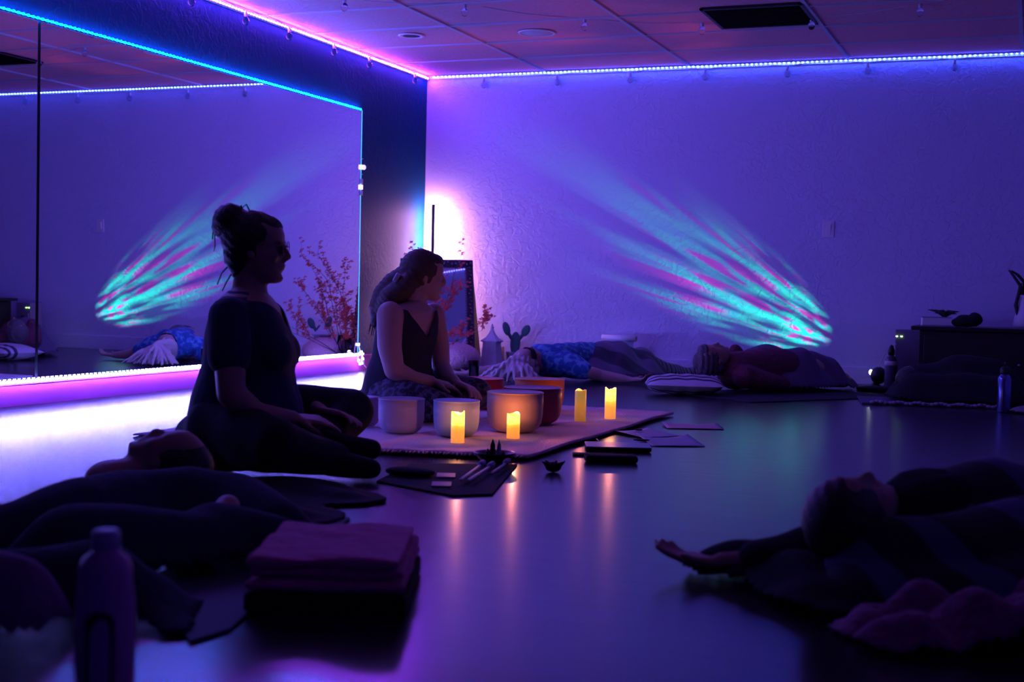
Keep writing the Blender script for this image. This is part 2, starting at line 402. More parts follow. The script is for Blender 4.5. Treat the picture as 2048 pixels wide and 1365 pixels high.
# ------------------------------------------------------------ string lights with clear globes
def bulb_proto():
    b = MB().lathe([(.001, -.052), (.010, -.050), (.019, -.040), (.0225, -.028), (.019, -.014), (.010, -.004), (.009, 0)], seg=16)
    s_ = MB().lathe([(.009, -.004), (.011, 0), (.011, .022), (.006, .028), (.002, .03)], seg=12)
    return b.mesh('bulb', M['glass']), s_.mesh('socket', M['cord'])
BM, SM = bulb_proto()
def string_light(pts, sag, anchor, label):
    root = empty('string_light', pts[0], 0, label, 'string light')
    P0 = np.array(pts[0]); path = []
    allp = [np.array(p) for p in pts]
    for a, b in zip(allp[:-1], allp[1:]):
        for k in range(8):
            u = k/8; q = a*(1-u)+b*u; q = q+np.array([0, 0, anchor*4*u*(1-u)*sag]); path.append(q-P0)
    path.append(allp[-1]-P0)
    MB().tube(path, .0022, 6).build('wire', M['cord'], root)
    for p in allp:
        for me, nm in ((SM, 'socket'), (BM, 'bulb')):
            o = bpy.data.objects.new(nm, me); COL.objects.link(o); o.parent = root; o.location = p-P0+np.array([0, 0, -.03])
    return root
string_light([(.04, y, 2.268) for y in (-.31, -1.07, -1.59, -2.18, -2.69, -3.25, -3.8, -4.4)], .018, 1, 'string of clear globe bulbs along the ceiling edge above the navy wall')
string_light([(x, -.03, 2.262) for x in (.5, 1.11, 1.69, 2.26, 2.86, 3.42, 4.0, 4.6)], .015, 1, 'string of clear globe bulbs under the ceiling edge of the back wall')
string_light([(.75, -2.75, 2.30), (1.36, -2.39, 2.31), (1.91, -1.79, 2.31), (2.58, -1.49, 2.31), (3.25, -1.47, 2.31), (3.9, -1.7, 2.31), (4.5, -2.1, 2.31)], -.02, 1, 'string of clear globe bulbs crossing the middle of the ceiling')

# ------------------------------------------------------------ ceiling fittings
t = empty('ceiling_speaker', (1.48, -1.48, H), 0, 'large round white speaker grille set in the ceiling tiles', 'speaker')
MB().lathe([(.001, -.004), (.105, -.004), (.108, 0)], seg=40).build('grille', plain('grille', (.6, .6, .7), .6, bump=.5, bscale=200), t, smooth=True)
MB().lathe([(.106, 0), (.106, -.008), (.124, -.006), (.126, 0)], seg=40).build('rim', M['trim'], t, smooth=True)
t = empty('recessed_light', (.63, -1.6, H), 0, 'small unlit round recessed downlight in the ceiling near the navy wall', 'light')
MB().lathe([(.060, .004), (.062, -.006), (.088, -.005), (.09, .0)], seg=32).build('trim_ring', M['trim'], t, smooth=True)
MB().lathe([(.001, -.0025), (.061, -.0025), (.061, .0)], seg=32).build('lamp', M['dark'], t)
t = empty('ceiling_vent', (2.97, -1.64, H), 0, 'dark square ceiling vent among the tiles above the back of the room', 'vent')
MB().box((0, 0, -.002), (.6, .58, .006)).build('backing', M['dark'], t)
v = MB()
for k in range(14): v.box((0, -.26+k*.04, -.008), (.56, .022, .002), rotm(.5))
v.build('louvers', M['dark'], t)
f_ = MB()
for s_ in (-1, 1): f_.box((s_*.29, 0, -.006), (.02, .6, .012)).box((0, s_*.29, -.006), (.6, .02, .012))
f_.build('frame', M['dark'], t)

t = empty('light_switch', (3.18, -.001, 1.095), 0, 'white light switch plate on the back wall', 'switch')
MB().box((0, -.003, 0), (.078, .006, .118)).build('plate', M['trim'], t, bevel=.002)
MB().box((0, -.008, 0), (.032, .006, .064), rotm(.06)).build('rocker', M['trim'], t)

# ------------------------------------------------------------ corner lamp and leaning mirror
t = empty('corner_floor_lamp', (.122, -.10, 0), 0, 'slim black pole lamp in the corner throwing white light on both walls', 'lamp')
Rk = rotm(0, 0, PI/4)
MB().box((0, 0, .64), (.026, .012, 1.26), Rk).build('pole', plain('lamp pole', (.05, .055, .06), .5), t, bevel=.003)
MB().lathe([(.001, .0), (.07, 0), (.07, .010), (.02, .016), (.001, .016)]).build('base', M['dark'], t, smooth=True)
MB().prism([tuple((Rk@np.array([.0098*math.cos(a), .0062+.0135*math.sin(a), 0]))[:2]) for a in np.linspace(0, PI, 12)], .13, 1.235).build('light_strip', emis('corner lamp strip', *E_LAMP), t)

TL = np.array([.055, -.545, .835]); TR = np.array([.468, -.125, .81])
ax = TR-TL; ax[2] = 0; WM = np.linalg.norm(ax); ax /= WM; nn = np.array([ax[1], -ax[0], 0])   # faces the room
ang = math.atan2(ax[1], ax[0])
t = empty('leaning_mirror', tuple(((TL+TR)/2*np.array([1, 1, 0])+nn*.12)), ang, 'ornate dark framed mirror leaning across the room corner behind the long haired woman', 'mirror')
lean = math.atan2(.10, .83); Rl = rotm(-lean); HM = .835
def lm(p): return Rl@np.array(p)+np.array([0, 0, .004])
b = MB()
for s_ in (-1, 1):
    b.box(lm((s_*(WM/2-.03), 0, HM/2)), (.060, .030, HM), Rl)
b.box(lm((0, 0, HM-.03)), (WM, .030, .060), Rl).box(lm((0, 0, .03)), (WM, .030, .060), Rl)
b.build('frame', plain('antique dark frame', (.10, .06, .09), .3, .6, bump=1.0, bscale=60), t, bevel=.006)
b = MB(); rb = random.Random(3)
for s_ in (-1, 1):
    for k in range(28):
        z = .02+k*.029; b.ell(lm((s_*(WM/2-.03)+.008*math.sin(k*1.9), -.017, z)), (.012, .008, .010), seg=8, rg=5)
for k in range(18): b.ell(lm((-WM/2+.04+k*.031, -.017, HM-.03+.008*math.sin(k*1.9))), (.011, .008, .012), seg=8, rg=5)
b.build('carved_ornament', plain('ornament', (.20, .12, .18), .25, .8), t, smooth=True)
b = MB()
for s_ in (-1, 1):
    for k in range(36): b.ell(lm((s_*(WM/2-.064), -.014, .07+k*.0195)), (.005, .005, .007), seg=6, rg=4)
for k in range(24): b.ell(lm((-WM/2+.07+k*.0205, -.014, HM-.064)), (.007, .005, .005), seg=6, rg=4)
b.build('beading', plain('bead', (.3, .2, .3), .3, .8), t, smooth=True)
MB().box(lm((0, -.004, HM/2)), (WM-.11, .006, HM-.11), Rl).build('mirror_glass', M['mirror'], t)
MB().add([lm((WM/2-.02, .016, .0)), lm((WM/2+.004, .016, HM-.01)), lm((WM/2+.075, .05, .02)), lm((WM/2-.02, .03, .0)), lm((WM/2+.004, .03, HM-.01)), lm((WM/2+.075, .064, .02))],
         [(0, 1, 2), (5, 4, 3), (0, 3, 4, 1), (1, 4, 5, 2), (2, 5, 3, 0)]).build('lamp_spill_wedge', plain('painted lamp spill', (.75, .60, .14), .7), t)  # added yellow wedge, painting the lamp light that spills behind the mirror

# ------------------------------------------------------------ projector and its coloured beam
pp = np.array([3.575, -.34, 0.0])
t = empty('aurora_projector', pp, 0, 'small round dark light projector with a lit lens by the back wall', 'projector')
PR = rotm(0, -.5, 0)
MB().ell((0.02, 0, .085), (.055, .06, .06)).build('housing', M['dark'], t, smooth=True)
MB().lathe([(.04, 0), (.045, .006), (.03, .02), (.012, .04)], seg=20).build('stand', M['dark'], t, smooth=True)
MB().lathe([(.001, 0), (.016, .0), (.018, .006), (.012, .012), (.001, .014)], c=(-.030, .01, .105), R=rotm(0, -PI/2, -.4), seg=16).build('lens', emis('lens', (.9, 1, .85), 9), t, smooth=True)
def gobo(name, loc, target, cone, power, blend, ramp, s1, s2, rot, wk=0.0):
    ld = bpy.data.lights.new(name, 'SPOT'); ld.energy = power; ld.spot_size = cone; ld.spot_blend = blend; ld.shadow_soft_size = .004
    ld.use_nodes = True; nt = ld.node_tree
    em = nt.nodes['Emission']; tc = nt.nodes.new('ShaderNodeTexCoord')
    sp = nt.nodes.new('ShaderNodeSeparateXYZ'); L(nt, tc.outputs['Normal'], sp.inputs[0])
    dx = nt.nodes.new('ShaderNodeMath'); dx.operation = 'DIVIDE'; dy = nt.nodes.new('ShaderNodeMath'); dy.operation = 'DIVIDE'
    L(nt, sp.outputs[0], dx.inputs[0]); L(nt, sp.outputs[2], dx.inputs[1]); L(nt, sp.outputs[1], dy.inputs[0]); L(nt, sp.outputs[2], dy.inputs[1])
    cb = nt.nodes.new('ShaderNodeCombineXYZ'); L(nt, dx.outputs[0], cb.inputs[0]); L(nt, dy.outputs[0], cb.inputs[1])
    mp = nt.nodes.new('ShaderNodeMapping'); mp.inputs['Rotation'].default_value = (0, 0, rot); mp.inputs['Scale'].default_value = (s1, s2, 1)
    L(nt, cb.outputs[0], mp.inputs['Vector'])
    n1 = nt.nodes.new('ShaderNodeTexNoise'); n1.inputs['Scale'].default_value = 1.0; n1.inputs['Detail'].default_value = 2.5; n1.inputs['Distortion'].default_value = .6
    n2 = nt.nodes.new('ShaderNodeTexNoise'); n2.noise_dimensions = '4D'; n2.inputs['W'].default_value = 5.1; n2.inputs['Scale'].default_value = .8; n2.inputs['Detail'].default_value = 2.0
    L(nt, mp.outputs[0], n1.inputs['Vector']); L(nt, mp.outputs[0], n2.inputs['Vector'])
    cr = nt.nodes.new('ShaderNodeValToRGB'); e = cr.color_ramp.elements; e[0].position, e[0].color = ramp[0][0], (*ramp[0][1], 1); e[1].position, e[1].color = ramp[1][0], (*ramp[1][1], 1)
    for p, c in ramp[2:]:
        k = e.new(p); k.color = (*c, 1)
    L(nt, n1.outputs['Fac'], cr.inputs['Fac'])
    mr = nt.nodes.new('ShaderNodeMapRange'); mr.inputs[1].default_value = .43; mr.inputs[2].default_value = .62; mr.inputs[3].default_value = .04; mr.inputs[4].default_value = 1.0
    L(nt, n2.outputs['Fac'], mr.inputs[0])
    wm = nt.nodes.new('ShaderNodeMath'); wm.operation = 'MULTIPLY'; wm.inputs[1].default_value = wk; L(nt, dx.outputs[0], wm.inputs[0])
    we = nt.nodes.new('ShaderNodeMath'); we.operation = 'EXPONENT'; L(nt, wm.outputs[0], we.inputs[0])
    wf = nt.nodes.new('ShaderNodeMath'); wf.operation = 'MULTIPLY'; L(nt, we.outputs[0], wf.inputs[0]); L(nt, mr.outputs[0], wf.inputs[1])
    L(nt, cr.outputs['Color'], em.inputs['Color']); L(nt, wf.outputs[0], em.inputs['Strength'])
    o = bpy.data.objects.new(name, ld); COL.objects.link(o); o.location = loc
    o.rotation_euler = (Vector(target)-Vector(loc)).to_track_quat('-Z', 'Y').to_euler()
    return o
gobo('projector_beam', (3.505, -.325, .120), (2.886, .0, .47), math.radians(42), 120, .6,
     [(.30, (.9, .03, .22)), (.40, (.8, .06, .4)), (.46, (.0, .75, .55)), (.53, (.0, 1.0, .36)), (.60, (.0, .6, .6)), (.66, (.95, .06, .25)), (.74, (.9, .4, .6))], 5, 13, .25, wk=4.3)
gobo('projector_ceiling_beam', (3.50, -.345, .15), (1.3, -1.6, 2.29), math.radians(58), 85, .9,
     [(.3, (1, .06, .04)), (.5, (1, .16, .02)), (.62, (.9, .02, .12))], 3, 3, .2)
MB().box((.0, -.26, .012), (.18, .12, .024)).build('foot_pad', M['dark'], t, bevel=.01)

# ------------------------------------------------------------ things standing by the back wall
t = empty('speaker_tower', (3.77, -.22, 0), .1, 'dark box speaker with two green status lights beside the cabinet', 'speaker')
MB().box((0, 0, .20), (.17, .14, .40)).build('cabinet_body', plain('speaker box', (.22, .18, .28), .6), t, bevel=.004)
for dx_ in (-.055, -.025): MB().box((dx_-.02, -.073, .355), (.014, .004, .006)).build('status_light', emis('green led', (.5, 1, .3), 6), t)
t = empty('water_jug', (3.68, -.40, 0), 0, 'tall dark water bottle with pale band standing by the projector', 'bottle')
MB().lathe([(.001, 0), (.040, 0), (.042, .01), (.042, .19), (.03, .215), (.018, .225), (.018, .235)], seg=24).build('bottle_body', plain('grey tinted plastic', (.10, .09, .16), .25, .3), t, smooth=True)
MB().lathe([(.02, .23), (.022, .232), (.022, .262), (.012, .29), (.004, .30)], seg=18).build('cap', M['dark'], t, smooth=True)
MB().lathe([(.0425, .16), (.043, .165), (.043, .185), (.0425, .19)], seg=24).build('label_band', M['trim'], t, smooth=True)
t = empty('speaker_cable', (3.63, -.46, .003), 0, 'thin pale cable running from the projector up to the speaker', 'cable')
MB().tube([(-.05, .1, .08), (-.03, .1, .15), (0.0, .1, .22), (.04, .12, .27), (.07, .15, .30)], .003, 6).build('cord', M['cord'], t)

cy0 = -.52
t = empty('low_cabinet', (4.55, cy0, 0), 0, 'long low black cabinet against the back wall', 'cabinet')
MB().box((0, 0, .205), (1.34, .40, .41)).build('body', plain('black wood', (.018, .012, .012), .55, bump=.1), t, bevel=.004)
MB().box((0, 0, .425), (1.44, .46, .026)).build('top', plain('black top', (.014, .012, .016), .4), t, bevel=.004)
for s_ in (-1, 1):
    d_ = MB().box((s_*.33, -.205, .21), (.62, .016, .34)).build('door', plain('door wood', (.02, .014, .014), .5), t, bevel=.004)
    MB().ell((s_*.06, -.222, .21), (.012, .012, .012)).build('knob', M['steel'], d_, smooth=True)
for sx in (-.62, .62): MB().box((sx, -.18, .01), (.05, .05, .02)).build('foot', M['dark'], t)
t = empty('hardback_book', (3.97, -.55, .438), .15, 'pale thick book lying at the left end of the black cabinet', 'book')
MB().box((0, 0, .03), (.18, .14, .048)).build('pages', M['trim'], t)
MB().box((0, 0, .003), (.186, .146, .006)).box((0, 0, .057), (.186, .146, .006)).box((0, .073, .03), (.186, .004, .06)).build('cover', plain('cover', (.3, .3, .4), .7), t)
t = empty('trailing_plant', (4.02, -.52, .498), 0, 'small dark spiky plant sitting on the pale book', 'plant')
b = MB()
for k in range(16):
    a = k*2.4; l = .05+.06*rng.rand(); e = np.array([math.cos(a)*l, math.sin(a)*l*.8, .02+.03*rng.rand()])
    b.tube([(0, 0, .004), e*.5+np.array([0, 0, .015]), e], [.012, .011, .002], 5)
b.build('leaves', plain('dark leaf', (.02, .04, .03), .6), t, smooth=True)
t = empty('cloth_bundle', (4.16, -.58, .438), 0, 'small dark crumpled cloth bundle on the black cabinet beside the spiky plant', 'cloth')
b = MB().ell((0, 0, .04), (.08, .06, .04)).ell((.05, .02, .05), (.05, .04, .045)).ell((-.05, 0, .03), (.04, .04, .03))
b.build('bundle', M['blackcloth'], t, remesh=.008, relax=2, disp=folds(.004, 60, 40))
t = empty('white_pitcher', (4.53, -.50, .438), 0, 'white vase holding dark curved sticks at the right end of the cabinet', 'vase')
MB().lathe([(.001, 0), (.085, 0), (.09, .02), (.08, .08), (.062, .15), (.05, .20), (.056, .215), (.050, .213), (.045, .19), (.001, .03)], seg=32).build('vase_body', plain('white ceramic', (.5, .48, .55), .35), t, smooth=True)
for k, pth in enumerate(([(-.01, 0, .05), (-.035, 0, .20), (-.05, 0, .27), (-.09, 0, .33), (-.125, 0, .375)], [(.0, 0, .05), (-.02, 0, .20), (-.03, .02, .30), (-.07, .02, .345), (-.11, .01, .37)],
                         [(0, .01, .05), (.02, .0, .22), (.005, .0, .31), (-.01, 0, .35), (-.015, 0, .38)], [(-.04, -.04, .02), (-.075, -.03, .15), (-.06, -.02, .22), (-.05, 0, .29)])):
    MB().tube(pth, [.012, .013, .011, .009, .006][:len(pth)], 8).build('stick', plain('driftwood', (.03, .025, .03), .7), t, smooth=True)

# lantern, cactus, pouf, tumbler, vase of branches, small candle, gold holder
t = empty('pagoda_lantern', (.74, -.33, 0), .3, 'white hexagonal pagoda lantern with pointed lid beside the leaning mirror', 'lantern')
def hexa(prof, twist=0): return MB().lathe(prof, seg=6)
hexa([(.001, 0), (.115, 0), (.115, .012), (.098, .03), (.078, .12), (.07, .20), (.074, .215)]).build('body', plain('lantern paint', (.62, .55, .6), .6), t, bevel=.003)
hexa([(.086, .213), (.088, .222), (.052, .245), (.026, .275), (.014, .30), (.010, .315)]).build('lid', plain('lantern paint', (.62, .55, .6), .6), t, bevel=.002)
MB().lathe([(.006, .312), (.016, .322), (.006, .330), (.009, .338), (.001, .352)], seg=12).build('finial', plain('lantern paint', (.62, .55, .6), .6), t, smooth=True)
t = empty('potted_cactus', (.86, -.15, 0), 0, 'potted prickly pear cactus with two upright pads behind the lying woman', 'plant')
MB().lathe([(.001, 0), (.055, 0), (.07, .13), (.075, .135), (.066, .135), (.06, .12), (.001, .12)], seg=28).build('pot', plain('pale pot', (.5, .55, .6), .5), t, smooth=True)
cm_ = plain('cactus', (.05, .14, .12), .6, bump=.5, bscale=90)
for c, r, a in (((0, 0, .20), (.042, .014, .09), .05), ((-.075, 0, .31), (.03, .012, .055), -.35), ((.085, 0, .30), (.032, .012, .048), .55), ((-.04, 0, .25), (.014, .009, .06), -.6), ((.045, 0, .25), (.014, .009, .05), .7)):
    MB().ell(c, r, rotm(0, a, 0)).build('pad', cm_, t, smooth=True)
t = empty('gold_candle_holder', (.72, -.10, 0), 0, 'small gold cylinder candle holder between the lantern and the cactus', 'candle holder')
MB().lathe([(.001, 0), (.03, 0), (.03, .17), (.026, .17), (.026, .02), (.001, .02)], seg=20).build('cup', plain('gold', (.6, .4, .15), .3, 1), t, smooth=True)
t = empty('floor_pouf', (.56, -.60, 0), 0, 'rounded woven pink floor cushion in front of the leaning mirror', 'cushion')
b = MB().ell((0, 0, .105), (.185, .17, .105), seg=28).ell((-.04, 0, .11), (.15, .16, .10)).build('cushion', plain('pink knit', (.85, .42, .48), .95, bump=1.0, bscale=55, var=.25), t, remesh=.010, relax=3)
t = empty('glass_tumbler', (1.07, -1.45, 0), 0, 'clear drinking glass on the floor beside the long haired woman', 'glass')
MB().lathe([(.001, 0), (.032, 0), (.038, .13), (.035, .13), (.030, .01), (.001, .008)], seg=24).build('tumbler', M['glass'], t, smooth=True)
t = empty('white_pillar_candle', (.42, -.62, 0), 0, 'unlit white pillar candle in a glass cylinder reflected beside the flowering branches', 'candle')
MB().lathe([(.001, 0), (.028, 0), (.028, .25), (.001, .245)], seg=20).build('wax', plain('white wax', (.7, .65, .6), .5), t, smooth=True)

t = empty('branch_vase', (.30, -.77, 0), 0, 'glass vase of red flowering branches in front of the navy wall', 'vase')
MB().lathe([(.001, 0), (.07, 0), (.075, .05), (.06, .16), (.05, .24), (.046, .24), (.056, .15), (.07, .05), (.001, .01)], seg=28).build('vase', M['glass'], t, smooth=True)
bt = MB(); fw = MB(); rb = random.Random(21)
def flower(p, s):
    n = 5
    for k in range(n):
        a = 2*PI*k/n+rb.random(); tl = rb.uniform(-.5, .5)
        d = np.array([math.cos(a), math.sin(a)*math.cos(tl), math.sin(a)*.8+math.sin(tl)*.4]); d /= np.linalg.norm(d)
        sdir = np.cross(d, [.3, -.8, .5]); sdir /= np.linalg.norm(sdir)
        fw.add([p, p+d*s*.5+sdir*s*.25, p+d*s, p+d*s*.5-sdir*s*.25], [(0, 1, 2, 3)])
def branch(p, d, l, r, lv):
    pts = [p]; d = d/np.linalg.norm(d)
    for k in range(5):
        d = d+np.array([rb.uniform(-.16, .16), rb.uniform(-.16, .16), rb.uniform(-.10, .14)]); d /= np.linalg.norm(d); q_ = pts[-1]+d*l/5; q_[0] = max(q_[0], -.25); q_[1] = min(q_[1], .09); pts.append(q_)
        if lv < 2 and k >= 1 and rb.random() < .85:
            dd = d+np.array([rb.uniform(-.8, .8), rb.uniform(-.8, .8), rb.uniform(-.2, .5)]); branch(pts[-1], dd, l*rb.uniform(.25, .45), r*.6, lv+1)
        if lv > 0 or k > 1:
            for _ in range(2 if lv else 1):
                if rb.random() < .55: flower(pts[-1]+np.array([rb.uniform(-.016, .016) for _ in range(3)]), rb.uniform(.012, .021))
    bt.tube(pts, [r*(1-.14*i) for i in range(6)], 5)
for d, l in (((-.55, .1, .9), .55), ((-.25, -.1, 1), .62), ((.0, .1, 1), .50), ((.12, -.2, .9), .62), ((.5, -.1, .9), .55), ((.85, .05, .85), .62), ((.3, .3, .8), .45), ((-.2, .3, .8), .45), ((.1, -.3, .6), .36), ((-.45, -.2, .55), .4), ((.7, -.3, .55), .5), ((1.1, .1, .7), .6)):
    branch(np.array([rb.uniform(-.01, .01), rb.uniform(-.01, .01), .06]), np.array(d), l, .0036, 0)
for k in range(60): flower(np.array([rb.gauss(0, .07), rb.gauss(0, .06), rb.uniform(.2, .38)]), rb.uniform(.014, .024))
bt.build('branches', plain('branch bark', (.10, .05, .05), .8), t, smooth=True)
fw.build('blossoms', plain('red blossom', (.62, .07, .05), .7), t)

# ============================================================ RUGS, BOWLS, CANDLES
def rug(name, poly, h, z0, col, label, fr):
    """poly: near-left, near-right, far-right, far-left"""
    P = [np.array([*p, 0.]) for p in poly]; n = 44; b = MB(); v = []; f = []
    for j in range(n+1):
        for i in range(n+1):
            a, c = i/n, j/n; q = (P[0]*(1-a)+P[1]*a)*(1-c)+(P[3]*(1-a)+P[2]*a)*c
            v.append((q[0]+.004*math.sin(c*21), q[1]+.004*math.sin(a*17), z0+h+.0015*math.sin(a*30+c*12)))
    for j in range(n):
        for i in range(n): k = j*(n+1)+i; f.append((k, k+1, k+n+2, k+n+1))
    root = empty('woven_rug', (0, 0, 0), 0, label, 'rug')
    o = b.add(v, f).build('weave', plain(label[:12]+' weave', col, .95, bump=.8, bscale=110, var=.2), root, smooth=True)
    md = o.modifiers.new('t', 'SOLIDIFY'); md.thickness = h; md.offset = -1
    fr_ = MB()
    for (A, B) in fr:
        A = np.array([*A, z0+h*.6]); B = np.array([*B, z0+h*.6]); L_ = np.linalg.norm(B-A); d = (B-A)/L_; out = np.array([-d[1], d[0], 0])
        for k in range(int(L_/.016)):
            q = A+d*k*.016; e = q-out*rb.uniform(.025, .04)+d*rb.uniform(-.01, .01); e[2] = z0+.004
            fr_.tube([q, (q+e)/2+np.array([0, 0, .001]), e], [.0035, .004, .002], 5)
    o = fr_.build('fringe', plain('fringe', [c*.8 for c in col], .95), root, smooth=True); o['kind'] = 'stuff'
    return root
rug('rug', [(1.25, -5.30), (2.30, -5.28), (2.30, -3.05), (1.25, -3.05)], .008, 0, (.80, .68, .78), 'pale woven rug under the left hand bowls', [((1.25, -5.30), (2.30, -5.28)), ((2.30, -3.05), (1.25, -3.05))])
rug('rug', [(2.26, -5.36), (2.885, -5.22), (2.90, -3.20), (2.20, -3.15)], .010, .010, (.92, .60, .60), 'pinkish fringed rug holding the lit candles and singing bowls', [((2.26, -5.36), (2.885, -5.22)), ((2.90, -3.20), (2.20, -3.15))])
ZR = .021

def bowl(x, y, r, h, col, label, rim=None, z=ZR, grp=None):
    t = empty('singing_bowl', (x, y, z), 0, label, 'bowl', 'singing bowls on the rugs')
    w_ = .007
    prof = [(.001, 0), (r*.45, .001), (r*.68, h*.035), (r*.85, h*.12), (r*.94, h*.24), (r*.985, h*.42), (r, h*.7), (r, h), (r-w_, h), (r-w_, h*.7), (r*.93-w_, h*.3), (r*.7, h*.10), (.001, .012)]
    MB().lathe(prof, seg=56).build('bowl_body', plain('frosted '+label[:10], col, .55, bump=.12, bscale=80, var=.05), t, smooth=True)
    MB().lathe([(r-w_-.0005, h), (r+.0012, h-.001), (r+.0015, h+.002), (r-w_/2, h+.004), (r-w_-.0015, h+.002)], seg=56).build('rim', plain('rim', rim or col, .35), t, smooth=True)
    return t
def bp(px, py, z): p = fl(px, py, z); return p[0], p[1]
bowl(*bp(802, 866, .010), .096, .141, (.52, .46, .56), 'frosted grey singing bowl nearest the long haired woman, no candle before it', z=.010)
bowl(*bp(912, 873, .021), .093, .143, (.34, .42, .55), 'bluish grey singing bowl behind the leftmost lit candle')
bowl(*bp(1029, 864, .021), .118, .165, (.58, .40, .26), 'large beige singing bowl glowing behind the second candle')
bowl(*bp(1064, 848, .021), .130, .160, (.34, .025, .06), 'large dark red singing bowl directly behind the beige bowl')
bowl(*bp(1078, 822, .021), .122, .156, (.75, .20, .03), 'orange singing bowl showing its rim behind the dark red bowl')
bowl(*bp(957, 817, .010), .125, .150, (.75, .03, .03), 'bright red singing bowl furthest back, beside the lying blonde woman', z=.010)
bowl(*bp(728, 853, .010), .068, .125, (.5, .32, .5), 'small mauve singing bowl at far left behind the knee', z=.010)

def candle(x, y, h, strength, label, z=ZR, r=.0262, ph=0.):
    t = empty('pillar_candle', (x, y, z), ph, label, 'candle', 'flameless pillar candles on the rug')
    seg = 28; rings = []
    for zz, rr in ((0, r), (h*.5, r), (1, r), (1, r*.93), (1, r*.86), (.93, r*.82)):
        ring = []
        for i in range(seg):
            a = 2*PI*i/seg; top = h+.004*math.sin(2*a+.6)+.003*math.sin(3*a+1)
            z_ = zz if zz < .3 and zz != 1 else (top if zz == 1 else h*.9)
            ring.append((rr*math.cos(a), rr*math.sin(a), z_))
        rings.append(ring)
    m, nt, b = nmat('lit wax')
    b.inputs['Base Color'].default_value = (.8, .5, .15, 1); b.inputs['Roughness'].default_value = .5
    tc = nt.nodes.new('ShaderNodeTexCoord'); sp = nt.nodes.new('ShaderNodeSeparateXYZ'); L(nt, tc.outputs['Object'], sp.inputs[0])
    nz = nt.nodes.new('ShaderNodeTexNoise'); nz.inputs['Scale'].default_value = 30; L(nt, tc.outputs['Object'], nz.inputs['Vector'])
    ma = nt.nodes.new('ShaderNodeMath'); ma.operation = 'MULTIPLY_ADD'; ma.inputs[1].default_value = .02; L(nt, nz.outputs['Fac'], ma.inputs[0]); L(nt, sp.outputs[2], ma.inputs[2])
    mr = nt.nodes.new('ShaderNodeMapRange'); mr.inputs[1].default_value = 0; mr.inputs[2].default_value = h+.01; L(nt, ma.outputs[0], mr.inputs[0])
    cr = nt.nodes.new('ShaderNodeValToRGB'); e = cr.color_ramp.elements
    e[0].position = .0; e[0].color = (.42, .14, .04, 1); e[1].position = 1.0; e[1].color = (.95, .85, .10, 1)
    for p, c in ((.45, (.85, .27, .02)), (.58, (.95, .45, .03)), (.68, (.80, 1.0, .13)), (.9, (.62, 1.0, .20))):
        k = e.new(p); k.color = (*c, 1)
    L(nt, mr.outputs[0], cr.inputs['Fac'])
    if strength < .7:
        for k in e: k.color = (k.color[0]*.9, min(k.color[1], .32), .02, 1)
    L(nt, cr.outputs['Color'], b.inputs['Emission Color']); b.inputs['Emission Strength'].default_value = strength
    MB().ring_stack(rings).build('wax', m, t, smooth=True)
    MB().ell((0, 0, h*.91), (.004, .004, .012), seg=8, rg=6).build('flame', emis('led flame', (1, .75, .2), 6*strength), t, smooth=True)
    ld = bpy.data.lights.new('candle_flame_light', 'POINT'); ld.energy = .55*strength; ld.color = (1, .26, .18); ld.shadow_soft_size = .003
    lo = bpy.data.objects.new('candle_flame_light', ld); COL.objects.link(lo); lo.parent = t; lo.location = (0, 0, h+.016)
    return t
candle(*bp(915, 886, ZR), .118, 1.4, 'lit pillar candle furthest left, in front of the bluish bowl')
candle(*bp(1026, 877, ZR), .100, 1.35, 'shortest lit pillar candle, in front of the large beige bowl', ph=1)
candle(*bp(1160, 843, ZR), .142, .5, 'dim orange pillar candle, third from the left', ph=2)
candle(*bp(1220, 838, ZR), .142, 1.4, 'bright pillar candle furthest right, near the rug corner', ph=3)

t = empty('crystal_dish', (2.83, -5.40, .003), 0, 'dark footed dish holding pointed crystals at the rug front edge', 'dish')
MB().lathe([(.001, .012), (.03, .006), (.02, 0), (.026, .0), (.036, .008), (.055, .022), (.073, .040), (.074, .044), (.069, .042), (.045, .026), (.001, .018)], seg=36).build('dish_bowl', plain('dark brass', (.05, .03, .03), .35, .6), t, smooth=True)
for c, hh, r, m_ in (((-.008, 0, .02), .070, .011, plain('smoky crystal', (.03, .02, .03), .2)), ((.014, .004, .02), .068, .009, plain('clear crystal', (.4, .35, .5), .15)), ((-.03, .01, .018), .036, .009, plain('dark stone', (.04, .03, .05), .3)), ((.036, -.01, .02), .03, .009, plain('dark stone', (.04, .03, .05), .3))):
    MB().lathe([(r*.8, 0), (r, hh*.2), (r*.85, hh*.72), (.001, hh)], c=c, seg=6).build('crystal', m_, t)
t = empty('dried_seed_pod', (3.07, -5.46, 0), .5, 'small dark spiky seed pod alone on the floor right of the dish', 'seed pod')
b = MB().ell((0, 0, .018), (.028, .02, .018))
for k in range(6):
    a = k*1.1; b.tube([(0, 0, .018), (.03*math.cos(a), .03*math.sin(a), .03), (.045*math.cos(a), .045*math.sin(a), .042)], [.01, .007, .001], 6)
b.build('pod', M['blackcloth'], t, remesh=.005, relax=1)

